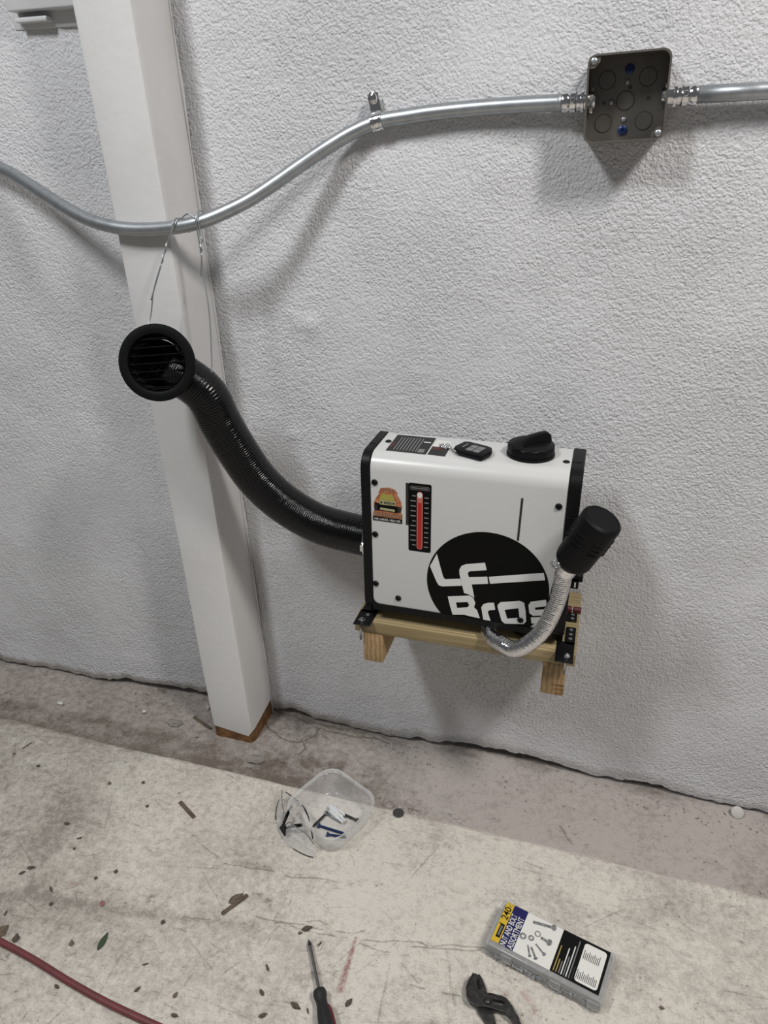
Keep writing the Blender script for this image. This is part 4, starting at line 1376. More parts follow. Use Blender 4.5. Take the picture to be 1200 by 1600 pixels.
rw = RAD + 0.0016
hw_ = thing('hanging_wire', (-0.655, -0.12, 1.115), 'thin bare steel wire looped over the conduit and under the black vent', 'wire')
lh = hook(-0.6600, 20, 230, rw, drift=0.012)
rh = hook(-0.6170, 215, -10, rw + 0.003, drift=-0.002)
cb = gc - gn * 0.0215
ring_ = lambda deg, r: cb + (gx * math.cos(math.radians(deg)) + gu * math.sin(math.radians(deg))) * r
loopw = [ring_(q, 0.0418) for q in range(150, 336, 12)]
main = list(reversed(lh)) + [W[2], W[3], W[4], W[5] + Vector((0.004, 0.006, 0.004))] + loopw[:8]
main2 = rh + Rr[2:7] + [ring_(335, 0.050)] + list(reversed(loopw[8:15]))
for p_, nm in ((main, 'strand'), (main2, 'strand')):
    bm = new()
    tube(bm, spline(p_, 0.002), 0.0011, 7)
    obj(nm, bm, M_GALV, hw_, True)
L2 = [Vector(p) for p in D['wireL2']]
twl = [W[2] + Vector((0.0006, -0.0012, 0.004))]
for k in range(10):
    f = k / 9
    p = W[2].lerp(W[3], f)
    twl.append(p + Vector((0.0015 * math.cos(k * 1.6), 0.0015 * math.sin(k * 1.6), 0)))
twl += [L2[1] + Vector((0.001, 0, 0)), L2[2]]
bm = new()
tube(bm, spline(hook(-0.658, 200, 20, rw, drift=-0.004)[::1] + twl[1:], 0.002), 0.0011, 7)
obj('twisted_end', bm, M_GALV, hw_, True)
R2 = [Vector(p) for p in D['wireR2']]
twr = []
for k in range(10):
    f = k / 9
    p = Rr[1].lerp(Rr[2], f)
    twr.append(p + Vector((0.0018 * math.cos(k * 1.7), 0.0018 * math.sin(k * 1.7), 0)))
bm = new()
c = near(-0.63)
arc = [near(-0.652) + Vector((0, -0.003, 0.0105)), near(-0.645) + Vector((0, -0.006, 0.0145)), near(-0.636) + Vector((0, -0.008, 0.0150)), near(-0.626) + Vector((0, -0.0095, 0.009)), near(-0.617) + Vector((0, -0.0115, 0.002))]
tube(bm, spline(arc + twr[2:] + R2[2:], 0.002), 0.0011, 7)
obj('twisted_end', bm, M_GALV, hw_, True)

# ------------------------------------------------------------------ remote control on the heater
rm = thing('remote_control', (-0.171, -0.144, ZT), 'small black four-button key fob remote lying on the heater top', 'remote')
RP = [Vector((x, y, 0)) for x, y in D['remote']]
cen = sum(RP, Vector()) / len(RP)


def fob(z, f):
    out = []
    for i, p in enumerate(RP):
        for w in (0.12, 0.88):
            q = p.lerp(RP[(i + 1) % len(RP)], w)
            q = cen + (q - cen) * f
            out.append(Vector((q.x, q.y, z)))
    return out


bm = new()
loft(bm, [fob(ZT + 0.0006, 0.86), fob(ZT + 0.003, 0.97), fob(ZT + 0.006, 1.0), fob(ZT + 0.0095, 0.95), fob(ZT + 0.0108, 0.84)])
obj('fob_body', bm, M_BLACK, rm, True, angle=40)
u_ = (RP[1] - RP[0]).normalized()
v_ = Vector((-u_.y, u_.x, 0))
for a in (0, 1):
    for b in (0, 1):
        q = cen + u_ * (-0.001 + a * 0.0125) + v_ * (-0.009 + b * 0.0125)
        bm = new()
        z = ZT + 0.0107
        prism(bm, [Vector((*(q + u_ * i * 0.0054 + v_ * j * 0.0054).xy, z)) for i, j in ((-1, -1), (1, -1), (1, 1), (-1, 1))], (0, 0, 0.0011))
        obj('button', bm, M_SIGN_GREY, rm)
bm = new()
q = cen - u_ * 0.016 + v_ * 0.001
prism(bm, [Vector((*(q + u_ * i * 0.0011 + v_ * j * 0.008).xy, ZT + 0.0107)) for i, j in ((-1, -1), (1, -1), (1, 1), (-1, 1))], (0, 0, 0.0006))
obj('printed_mark', bm, M_SIGN_GREY, rm)
bm = new()
kr = [Vector((x, y, ZT + 0.003)) for x, y in D['keyring']]
kr = [Vector((-0.197, -0.150, ZT + 0.004)), Vector((-0.203, -0.142, ZT + 0.003)), Vector((-0.209, -0.137, ZT + 0.0025)), Vector((-0.216, -0.132, ZT + 0.0025)), Vector((-0.222, -0.126, ZT + 0.0025)), Vector((-0.228, -0.121, ZT + 0.0025))]
for k, p in enumerate(spline(kr, 0.0034)):
    a, b, d = frame_for((1, -0.7, 0) if k % 2 else (0.2, 0.3, 1))
    ring = [p + (a * math.cos(w) + b * math.sin(w)) * 0.0026 for w in np.linspace(0, 2 * math.pi, 11)]
    tube(bm, ring, 0.0006, 5, cap=False)
obj('key_chain', bm, M_CHROME, rm, True)
bm = new()
rc = Vector((-0.2205, -0.1275, ZT + 0.0022))
ring = [rc + Vector((0.0085 * math.cos(w), 0.0085 * math.sin(w), 0.0012 * math.sin(w * 2))) for w in np.linspace(0, 2 * math.pi, 25)]
tube(bm, ring, 0.0010, 6, cap=False)
obj('split_ring', bm, M_CHROME, rm, True)

# ------------------------------------------------------------------ plastic tub
RM = [Vector(p) for p in D['cont_rim']]
cc_ = sum(RM, Vector()) / 4
side = (RM[1] - RM[0]).normalized()
sd2 = (RM[2] - RM[1]).normalized()
sx = ((RM[1] - RM[0]).length + (RM[2] - RM[3]).length) / 2
sy = ((RM[2] - RM[1]).length + (RM[3] - RM[0]).length) / 2
CC = Vector((cc_.x, cc_.y, 0.0))
bas = (side - sd2.cross(Vector((0, 0, 1))) * 0).normalized()
bas2 = Vector((bas.y, -bas.x, 0))


sx *= 1.12
sy *= 1.12


def tub_ring(z, f, rr=0.034):
    return [CC + bas * x + bas2 * y + Vector((0, 0, z)) for x, y in rrect(0, 0, sx * f, sy * f, rr, 6)]


HT = 0.055
tb = thing('plastic_tub', (CC.x, CC.y, 0.0), 'clear square plastic food tub holding screws on the floor', 'tub')
bm = new()
rings = [(0.0006, 0.66), (0.0010, 0.80), (0.006, 0.855), (0.030, 0.90), (HT - 0.006, 0.935)]
secs = [tub_ring(z, f, 0.030) for z, f in rings]
R_ = [[bm.verts.new(p) for p in s] for s in secs]
n = len(R_[0])
for a, b in zip(R_[:-1], R_[1:]):
    for k in range(n): bm.faces.new((a[k], a[(k + 1) % n], b[(k + 1) % n], b[k]))
bm.faces.new(R_[0])
bmesh.ops.recalc_face_normals(bm, faces=bm.faces)
o = obj('tub_wall', bm, M_CLEAR, tb, True)
sm = o.modifiers.new('thickness', 'SOLIDIFY')
sm.thickness = 0.0009
sm.offset = 1
bm = new()
secs = [tub_ring(HT - 0.006, 0.935), tub_ring(HT - 0.004, 0.965), tub_ring(HT - 0.001, 0.985), tub_ring(HT, 1.0), tub_ring(HT - 0.004, 1.004), tub_ring(HT - 0.0045, 0.995)]
R_ = [[bm.verts.new(p) for p in s] for s in secs]
for a, b in zip(R_[:-1], R_[1:]):
    for k in range(n): bm.faces.new((a[k], a[(k + 1) % n], b[(k + 1) % n], b[k]))
bmesh.ops.recalc_face_normals(bm, faces=bm.faces)
o = obj('tub_rim', bm, M_CLEAR_RIM, tb, True)
sm = o.modifiers.new('thickness', 'SOLIDIFY')
sm.thickness = 0.0007


def screw_thing(name, a, b, r, mat, label, group=None, headr=2.0):
    a, b = Vector(a), Vector(b)
    d = (b - a).normalized()
    L = (b - a).length
    t = thing(name, tuple(a.lerp(b, 0.5) - Vector((0, 0, r))), label, 'screw', group)
    bm = new()
    lathe(bm, a, d, [(0, r * 0.9), (0.0, r * headr), (0.0015, r * headr), (0.0035, r)], 10)
    obj('head', bm, mat, t, True, angle=40)
    bm = new()
    prof = [(0.003, r)]
    s = 0.012
    while s < L - 0.004:
        prof += [(s, r * 0.8), (s + 0.0007, r * 1.15), (s + 0.0014, r * 0.8)]
        s += 0.0021
    prof += [(L, 0.0002)]
    lathe(bm, a, d, prof, 8)
    obj('thread', bm, mat, t, True, angle=60)
    return t


zf = 0.0042
E0 = 'screws in the tub'
screw_thing('blue_screw', (-0.4265, -0.2800, zf), (-0.3700, -0.2835, zf), 0.0027, M_BLUE, 'long blue screw lying in the plastic tub', E0)
screw_thing('blue_screw', (-0.4030, -0.2945, zf), (-0.3640, -0.2900, zf), 0.0025, M_BLUE, 'shorter dark blue screw nearest the front rim of the tub', E0)
screw_thing('dark_screw', (-0.4215, -0.2470, zf), (-0.4370, -0.2870, zf), 0.0026, M_DSCREW, 'dark screw lying crosswise at the left of the tub', E0)
screw_thing('dark_screw', (-0.3550, -0.2480, zf + .001), (-0.3890, -0.2410, zf + .001), 0.0027, M_DSCREW, 'dark screw sticking out right of the white wall plugs', E0, 1.8)
screw_thing('plated_screw', (-0.4230, -0.2480, zf), (-0.3850, -0.2600, zf), 0.0026, M_GALV, 'silver screw in front of the white wall plugs in the tub', E0)
for k, (a, b, lab) in enumerate((((-0.4205, -0.2320, 0.0075), (-0.3840, -0.2490, 0.0075), 'white nylon wall plug at the back of the tub'), ((-0.4155, -0.2420, 0.0085), (-0.3790, -0.2610, 0.0065), 'white nylon wall plug in front of the other one in the tub'))):
    a, b = Vector(a), Vector(b)
    d = (b - a).normalized()
    t = thing('wall_plug', tuple(a.lerp(b, .5) - Vector((0, 0, 0.006))), lab, 'wall plug', 'white wall plugs in the tub')
    bm = new()
    lathe(bm, a, d, [(0, 0.0045), (0.002, 0.0062), (0.024, 0.0058), (0.025, 0.0045)], 10)
    obj('sleeve', bm, M_ANCHOR, t, True, angle=40)
    for s in (-1, 1):
        bm = new()
        q = a + d * 0.023
        nrm = Vector((-d.y, d.x, 0))
        prism(bm, [q + nrm * s * 0.001, q + nrm * s * 0.0055, b + nrm * s * 0.004, b + nrm * s * 0.001], (0, 0, 0.004))
        obj('split_leg', bm, M_ANCHOR, t)
    bm = new()
    box(bm, -0.0015, 0.0015, -0.011, 0.011, 0.0, 0.0032, 0.0006, 1, Matrix.Translation(a + d * 0.013 + Vector((0, 0, 0.005))) @ d.to_track_quat('Y', 'Z').to_matrix().to_4x4())
    obj('ridge', bm, M_ANCHOR, t)

# ------------------------------------------------------------------ safety glasses
gl = thing('safety_glasses', (-0.475, -0.310, 0.0), 'clear wraparound safety glasses lying beside the plastic tub', 'glasses')
A, Bq = Vector((-0.5365, -0.2480, 0)), Vector((-0.4175, -0.3560, 0))
ch = (Bq - A)
nrm = Vector((-ch.y, ch.x, 0)).normalized()
if nrm.x + nrm.y > 0: nrm = -nrm      # away from the tub


def lens_pt(u, z, off=0.0):
    """u 0..1 along the front; lens bulges out, leans back with height"""
    s = math.sin(math.pi * u)
    p = A.lerp(Bq, u) + nrm * (0.034 * s ** 0.8 - 0.010 - z * 0.42 + off)
    return Vector((p.x, p.y, 0.0015 + z))


def lens_top(u):
    m = abs(u - 0.5)
    notch = 0.022 * math.exp(-(m / 0.060) ** 2)
    edge = 1 - max(0, (m - 0.30) / 0.20) ** 2 * 0.5
    return (0.042 - notch) * edge


bm = new()
NU, NV = 60, 8
g = [[bm.verts.new(lens_pt(i / NU, lens_top(i / NU) * j / NV)) for j in range(NV + 1)] for i in range(NU + 1)]
for i in range(NU):
    for j in range(NV):
        bm.faces.new((g[i][j], g[i + 1][j], g[i + 1][j + 1], g[i][j + 1]))
o = obj('lens', bm, M_LENS, gl, True, label='clear one-piece wraparound lens')
sm = o.modifiers.new('thickness', 'SOLIDIFY')
sm.thickness = 0.0018
bm = new()
tube(bm, [lens_pt(i / 60, lens_top(i / 60), 0.0) for i in range(2, 59)], 0.0009, 6)
obj('lens_edge', bm, M_SIGN_GREY, gl, True)
for i0, i1 in ((0, 16), (46, 60)):
    bm = new()
    tube(bm, [lens_pt(i / 60, 0.0008) for i in range(i0, i1 + 1)], 0.0008, 6)
    obj('lens_foot', bm, M_LBLACK, gl, True)
# black nose piece: Y of a saddle and two pads
npc = lens_pt(0.52, 0.024, 0.001)
bm = new()
prism(bm, [lens_pt(0.45, 0.010, .0016), lens_pt(0.60, 0.010, .0016), lens_pt(0.555, 0.026, .0012), lens_pt(0.49, 0.026, .0012)], (-nrm * 0.0025))
saddle = obj('nose_piece', bm, M_LBLACK, gl)
for u, du_ in ((0.50, -0.028), (0.555, 0.015)):
    bm = new()
    p = lens_pt(u, 0.022, 0.0)
    q = p - nrm * 0.030 + ch.normalized() * du_ + Vector((0, 0, 0.006))
    tube(bm, [p, p.lerp(q, 0.4) + Vector((0, 0, 0.002)), q], lambda i, s, k: (0.0022, 0.0034, 0.0030)[i], 8)
    obj('nose_pad', bm, M_LBLACK, gl, True)
# folded clear arms with dark inlay lines
for k, (a, b, z) in enumerate(((lens_pt(0.02, 0.024), lens_pt(0.83, 0.020) - nrm * 0.026, 0.026), (lens_pt(0.98, 0.020), lens_pt(0.15, 0.030) - nrm * 0.022, 0.034))):
    a, b = Vector((a.x, a.y, z)), Vector((b.x, b.y, z - 0.006))
    mid = a.lerp(b, 0.5) - nrm * (0.016 - 0.004 * k)
    arm = spline([a, mid, b], 0.006)
    bm = new()
    secs = []
    for p in arm:
        secs.append([p + nrm * 0.0009 + Vector((0, 0, -0.006)), p - nrm * 0.0009 + Vector((0, 0, -0.006)), p - nrm * 0.0009 + Vector((0, 0, 0.006)), p + nrm * 0.0009 + Vector((0, 0, 0.006))])
    loft(bm, secs)
    ar = obj('arm', bm, M_LENS, gl)
    bm = new()
    rngs = ((2, 8), (10, 17)) if k == 0 else ((1, 5), (9, 13))
    for i0, i1 in rngs:
        tube(bm, [p + Vector((0, 0, 0.0065)) for p in arm[i0:min(i1, len(arm) - 1) + 1]], 0.0011, 6)
    obj('arm_inlay', bm, M_LBLACK, ar, True)

# ------------------------------------------------------------------ nut and bolt case
K = [Vector((p[0], p[1], 0)) for p in D['kit_top']]
kc = sum(K, Vector()) / 4
ku = ((K[1] - K[0]) + (K[2] - K[3])).normalized()
kl = ((K[1] - K[0]).length + (K[2] - K[3]).length) / 2
kw = ((K[3] - K[0]).length + (K[2] - K[1]).length) / 2
kv = Vector((-ku.y, ku.x, 0))         # towards the wall
KZ = 0.034
kt = thing('parts_case', (kc.x, kc.y, 0), 'flat clear plastic nut and bolt assortment case with printed card', 'parts case')


def kp(u, v, z):
    """u 0..1 along from the yellow end, v 0..1 from front to wall side"""
    return Vector((kc.x, kc.y, 0)) + ku * (u - 0.5) * kl + kv * (v - 0.5) * kw + Vector((0, 0, z))


MK = Matrix((( ku.x, kv.x, 0, kc.x), (ku.y, kv.y, 0, kc.y), (0, 0, 1, 0), (0, 0, 0, 1)))
bm = new()
box(bm, -kl / 2 + 0.002, kl / 2 - 0.002, -kw / 2 + 0.002, kw / 2 - 0.002, 0.0006, KZ * 0.58, 0.004, 3, MK)
obj('case_bottom', bm, M_CASE, kt, True, angle=40)
bm = new()
box(bm, -kl / 2, kl / 2, -kw / 2, kw / 2, KZ * 0.6, KZ, 0.004, 3, MK)
obj('case_lid', bm, M_CASE, kt, True, angle=40)
bm = new()
box(bm, -kl / 2 + 0.004, kl / 2 - 0.004, -kw / 2 + 0.004, kw / 2 - 0.004, 0.003, KZ - 0.003, 0.002, 1, MK)
obj('filling', bm, M_CASE_SOLID, kt, True, angle=40, label='grey hardware seen through the cloudy case')
for k in range(26):
    bm = new()
    u = 0.04 + 0.035 * k
    zz = RNG.uniform(0.006, 0.017)
    a = kp(u, 0.035, zz)
    dd = (ku * RNG.uniform(-1, 1) + Vector((0, 0, RNG.uniform(-.4, .4)))).normalized()
    lathe(bm, a - dd * 0.006, dd, [(0, 0.0034), (0.003, 0.0034), (0.003, 0.0017), (0.012, 0.0017)], 7)
    obj('loose_bolt', bm, M_GALV, kt)
for u in (0.2, 0.62, 0.93):
    bm = new()
    box(bm, -0.009, 0.009, -0.0016, 0.0016, KZ * 0.3, KZ * 0.85, 0.0008, 1, Matrix.Translation(kp(u, -0.004, 0)) @ Matrix.Rotation(math.atan2(ku.y, ku.x), 4, 'Z'))
    obj('latch', bm, M_CASE, kt, True, angle=40)


def kq(name, u0, u1, v0, v1, mat, parent, lift, label=None):
    bm = new()
    prism(bm, [kp(u0, v0, KZ + lift), kp(u1, v0, KZ + lift), kp(u1, v1, KZ + lift), kp(u0, v1, KZ + lift)], (0, 0, -0.00025))
    return obj(name, bm, mat, parent, label=label)


V0, V1 = 0.105, 0.965
lb = kq('printed_card', 0.040, 0.955, V0, V1, M_PAPER, kt, 0.0004, 'printed card reading 240 PC. NUT AND BOLT ASSORTMENT')
kq('yellow_band', 0.040, 0.110, V0, V1, M_YELLOW, lb, 0.0007)
kq('navy_band', 0.110, 0.236, V0, V1, M_NAVY, lb, 0.0007)
kq('black_panel', 0.555, 0.955, V0, V1, M_LBLACK, lb, 0.0007)
bm = new()
pl = rrect(0, 0, 0.20, 0.80, 0.02, 4)
P_ = rrect(0.835, 0.545, 0.185 * kl, 0.76 * kw, 0.005, 4)
prism(bm, [kp(0.5, 0.5, KZ + 0.001) + ku * ((x - 0.835) + 0.340 * kl) + kv * ((y - 0.545) + 0.035 * kw) for x, y in P_], (0, 0, -0.00025))
obj('list_panel', bm, M_PAPER, lb)
TX, TU = kv, -ku      # lettering runs from the front edge towards the wall
text('count_text', '240', M_LBLACK, kp(0.101, 0.600, KZ + 0.0009), TX, TU, 0.0115, lb, width=0.0235, bold=0.010)
text('count_text', 'PC.', M_GOLD, kp(0.100, 0.870, KZ + 0.0009), TX, TU, 0.0068, lb, width=0.0090)
text('title_text', 'NUT AND BOLT', M_PAPER, kp(0.168, 0.112, KZ + 0.0009), TX, TU, 0.0100, lb, width=0.0595, bold=0.010)
text('title_text', 'ASSORTMENT', M_PAPER, kp(0.230, 0.112, KZ + 0.0009), TX, TU, 0.0100, lb, width=0.0595, bold=0.010)
kq('maker_plate', 0.064, 0.100, 0.21, 0.50, M_LBLACK, lb, 0.0009)
kq('maker_plate_line', 0.074, 0.089, 0.25, 0.46, M_SIGN_GREY, lb, 0.0011)
kq('maker_plate_mark', 0.050, 0.066, 0.485, 0.505, M_LBLACK, lb, 0.0009)


def print_bolt(u0, v0, u1, v1, w, hw):
    """a bolt printed on the card: shank and head"""
    a, b = kp(u0, v0, KZ + 0.0008), kp(u1, v1, KZ + 0.0008)
    d = (b - a).normalized()
    nn = Vector((-d.y, d.x, 0))
    bm = new()
    prism(bm, [a + nn * w, a - nn * w, b - nn * w, b + nn * w], (0, 0, -0.0003))
    o = obj('printed_bolt', bm, M_STEELPRINT, lb)
    bm = new()
    prism(bm, [b + (d * math.cos(q) * 0.75 + nn * math.sin(q)) * hw + Vector((0, 0, 0.0001)) for q in np.linspace(0, 2 * math.pi, 9)[:-1]], (0, 0, -0.0003))
    obj('printed_bolt', bm, M_STEELPRINT, lb)


print_bolt(0.300, 0.820, 0.475, 0.905, 0.0026, 0.0058)
print_bolt(0.405, 0.600, 0.480, 0.590, 0.0024, 0.0062)
print_bolt(0.330, 0.350, 0.375, 0.175, 0.0014, 0.0030)
print_bolt(0.360, 0.345, 0.425, 0.185, 0.0017, 0.0036)
print_bolt(0.385, 0.440, 0.475, 0.330, 0.0015, 0.0036)
for u, v, r in ((0.268, 0.465, 0.0058), (0.335, 0.505, 0.0050), (0.372, 0.640, 0.0052)):
    bm = new()
    c0 = kp(u, v, KZ + 0.0009)
    ri_ = r * 0.45 if u < 0.36 else r * 0.68
    n = 16
    ao = [bm.verts.new(c0 + (ku * math.cos(q) + kv * math.sin(q)) * r) for q in np.linspace(0, 2 * math.pi, n + 1)[:-1]]
    ai = [bm.verts.new(c0 + (ku * math.cos(q) + kv * math.sin(q)) * ri_) for q in np.linspace(0, 2 * math.pi, n + 1)[:-1]]
    for k in range(n): bm.faces.new((ao[k], ao[(k + 1) % n], ai[(k + 1) % n], ai[k]))
    bmesh.ops.recalc_face_normals(bm, faces=bm.faces)
    obj('printed_nut', bm, M_STEELPRINT, lb)
for u, l, m in ((0.575, 0.60, M_GOLD), (0.597, 0.30, M_GOLD), (0.620, 0.28, M_SIGN_GREY), (0.640, 0.62, M_SIGN_WHITE), (0.660, 0.45, M_SIGN_GREY), (0.680, 0.72, M_SIGN_WHITE), (0.702, 0.88, M_SIGN_GREY), (0.726, 0.30, M_SIGN_DARK)):
    kq('print_line', u, u + 0.009, 0.135, 0.135 + l * 0.86, m, lb, 0.0009)
for col0, rows, uu in ((0.20, 12, 0.755), (0.60, 10, 0.762)):
    for k in range(rows):
        u = uu + 0.0140 * k
        a = 0.14 * (1 if k % 3 else 1.25)
        kq('list_line', u, u + 0.0048, col0, col0 + a, M_SIGN_DARK, lb, 0.0014)

# ------------------------------------------------------------------ pliers
plr = thing('slip_joint_pliers', (-0.045, -0.525, 0.0), 'dark steel slip-joint pliers with dark red grips lying on the floor', 'pliers')
PA = [Vector((x, y, 0.0105)) for x, y, z in D['plA']]
PS = [Vector((x, y, 0.0105)) for x, y, z in D['plslot']]


def plate_hole(bm, outer, hole, z0, z1, bev):
    """outer loop with a hole, joined by a bridge, extruded"""
    i, j = min(((i, j) for i in range(len(outer)) for j in range(len(hole))), key=lambda q: (outer[q[0]] - hole[q[1]]).length)
    sgn = lambda L: sum(L[k].x * L[(k + 1) % len(L)].y - L[(k + 1) % len(L)].x * L[k].y for k in range(len(L)))
    h = hole if sgn(hole) * sgn(outer) < 0 else list(reversed(hole))
    j = min(range(len(h)), key=lambda q: (outer[i] - h[q]).length)
    loop = outer[:i + 1] + h[j:] + h[:j + 1] + outer[i:]
    loop2 = []
    for k, p in enumerate(loop):
        loop2.append(Vector((p.x, p.y, z0)))
    # nudge the bridge so ear clipping stays simple
    loop2[i + 1 + len(h)] = loop2[i + 1 + len(h)] + Vector((1e-5, 1e-5, 0))
    loop2[i + 2 + len(h)] = loop2[i + 2 + len(h)] + Vector((1e-5, 1e-5, 0))
    prism(bm, loop2, (0, 0, z1 - z0))


bm = new()
gripA0, gripA1 = Vector((0.0072, -0.5475, 0)), Vector((0.075, -0.690, 0))
plate_hole(bm, PA, PS, 0.0085, 0.0160, 0)
ja = obj('upper_jaw', bm, M_TOOL, plr)
bm = new()
tube(bm, [p + Vector((0, 0, 0.0160)) for p in (Vector((PA[i].x, PA[i].y, 0)) for i in (13, 14, 15, 16, 17, 18, 19, 20, 21, 0))], 0.0016, 6)
tube(bm, [p + Vector((0, 0, 0.0158)) for p in (Vector((PA[i].x, PA[i].y, 0)) for i in (5, 6, 7, 8, 9))], 0.0015, 6)
obj('rolled_edge', bm, M_TOOL, ja, True)
PB = [Vector((x, y, 0.0012)) for x, y, z in D['plB']]
bm = new()
prism(bm, PB, (0, 0, 0.0072))
jb2 = obj('lower_jaw', bm, M_TOOL, plr)
bm = new()
for k in range(6):
    f = k / 5
    p = Vector((-0.0712, -0.489, 0)).lerp(Vector((-0.0662, -0.5005, 0)), f)
    box(bm, p.x, p.x + 0.0035, p.y - 0.0006, p.y + 0.0006, 0.0035, 0.0125, 0.0002, 1)
obj('jaw_tooth', bm, M_TOOL, jb2)
pv = Vector(D['plpiv'][0])
bm = new()
lathe(bm, (pv.x, pv.y, 0.0150), (0, 0, 1), [(0, 0.0056), (0.0018, 0.0054), (0.0034, 0.0040), (0.0040, 0.002), (0.0041, 0)], 20)
obj('pivot_bolt', bm, M_TOOL, plr, True)
for a, b, z, nm in ((gripA0, gripA1, 0.0118, 0), (Vector((-0.0300, -0.5575, 0)), Vector((0.022, -0.700, 0)), 0.0078, 1)):
    bm = new()
    m_ = a.lerp(b, 0.5) + Vector((0.006, 0.004, 0)) * (1 if nm == 0 else -0.5)
    pth = spline([Vector((p.x, p.y, z)) for p in (a, m_, b)], 0.006)
    tube(bm, pth, lambda i, s, k: 0.0062 + (0.0012 if s < 0.004 else 0), 12)
    obj('grip_sleeve', bm, M_HANDLE_RED, plr, True, label='dark red dipped grip')

# ------------------------------------------------------------------ screwdriver
a, b = Vector(D['driver'][0]), Vector(D['driver'][1])
a.z, b.z = 0.0045, 0.0128
d = (b - a).normalized()
sd = thing('screwdriver', (b.x, b.y, 0.0), 'thin shafted screwdriver with black and red handle lying on the floor', 'screwdriver')
bm = new()
Ls = (b - a).length
lathe(bm, a, d, [(0, 0.0006), (0.003, 0.0014), (0.007, 0.0028), (0.010, 0.0030), (Ls + 0.012, 0.0030)], 14)
obj('shaft', bm, M_SHAFT, sd, True, angle=40)
bm = new()
lathe(bm, a, d, [(0, 0.0008), (0.003, 0.0016), (0.007, 0.0030), (0.012, 0.0031), (0.013, 0.0030)], 14)
obj('blackened_tip', bm, M_TOOL, sd, True, angle=40)
bm = new()
hs = b - d * 0.002
prof = [(0, 0.0070), (0.002, 0.0098), (0.006, 0.0108), (0.011, 0.0106), (0.017, 0.0090), (0.024, 0.0088), (0.034, 0.0105), (0.048, 0.0124), (0.085, 0.0126), (0.100, 0.0115), (0.106, 0.008), (0.107, 0)]
lathe(bm, hs, d, prof, 36)
a_, b_, _ = frame_for(d)
for v in bm.verts:
    q = v.co - hs
    s = q.dot(d)
    if 0.028 < s < 0.1:
        rad = q - d * s
        an = math.atan2(rad.dot(b_), rad.dot(a_))
        v.co = hs + d * s + rad * (1 - 0.06 * (0.5 + 0.5 * math.cos(an * 6)))
obj('handle', bm, M_HANDLE, sd, True, angle=40)
sidev = Vector((0, 0, 1)).cross(d).normalized()
if sidev.x < 0: sidev = -sidev
for ang in (0.30,):
    bm = new()
    pth = []
    for s, r in ((0.030, 0.0085), (0.036, 0.0104), (0.046, 0.0116), (0.065, 0.0120), (0.085, 0.0118), (0.097, 0.0106)):
        pth.append(hs + d * s + (sidev * math.cos(ang) + Vector((0, 0, 1)) * math.sin(ang)) * r)
    tube(bm, spline(pth, 0.004), 0.0030, 10)
    obj('red_insert', bm, M_HANDLE_RED, sd, True)

# ------------------------------------------------------------------ cord
cp = [(-1.25, -0.60, 0.0055), (-1.08, -0.628, 0.0055)] + D['cord'] + [(-0.30, -0.705, 0.0055), (-0.12, -0.73, 0.0055)]
bm = new()
tube(bm, spline(cp, 0.006), 0.0056, 14)
co = obj('power_cord', bm, M_CORD, None, True)
settle(co, (-0.7, -0.67, 0.0))
tag(co, 'dark red rubber cord lying across the floor at the lower left', 'cord')


# ------------------------------------------------------------------ litter
def leaf_mesh(name, L, Wd, mat, curl=0.15, ragged=0.0, seed=0):
    r = random.Random(seed)
    bm = new()
    n = 8
    up, lo, mid = [], [], []
    for i in range(n + 1):
        u = i / n
        w = Wd / 2 * (math.sin(math.pi * u ** 0.85) + 0.03) * (1 + ragged * r.uniform(-1, 1))
        z = 0.0009 + curl * L * (u - 0.5) ** 2 * 1.2
        mid.append((u * L - L / 2, 0, z))
        up.append((u * L - L / 2, w, z + curl * w * 0.5))
        lo.append((u * L - L / 2, -w * (1 + ragged * r.uniform(-1, 1)), z + curl * w * 0.35))
    vu, vm, vl = ([bm.verts.new(p) for p in q] for q in (up, mid, lo))
    for i in range(n):
        bm.faces.new((vm[i], vm[i + 1], vu[i + 1], vu[i]))
        bm.faces.new((vl[i], vl[i + 1], vm[i + 1], vm[i]))
    bmesh.ops.remove_doubles(bm, verts=bm.verts, dist=1e-6)
    ret = bmesh.ops.extrude_face_region(bm, geom=list(bm.faces))
    bmesh.ops.translate(bm, verts=[v for v in ret['geom'] if isinstance(v, bmesh.types.BMVert)], vec=(0, 0, -0.0005))
    bmesh.ops.recalc_face_normals(bm, faces=bm.faces)
    me = bpy.data.meshes.new(name)
    bm.to_mesh(me)
    bm.free()
    me.materials.append(mat)
    return me


def put(name, me, loc, rz, label, cat, group=None, sc=1.0, z=0.0):
    o = bpy.data.objects.new(name, me)
    COL.objects.link(o)
    o.location = (loc[0], loc[1], z)
    o.rotation_euler = (0, 0, rz)
    o.scale = (sc, sc, sc)
    return tag(o, label, cat, group)


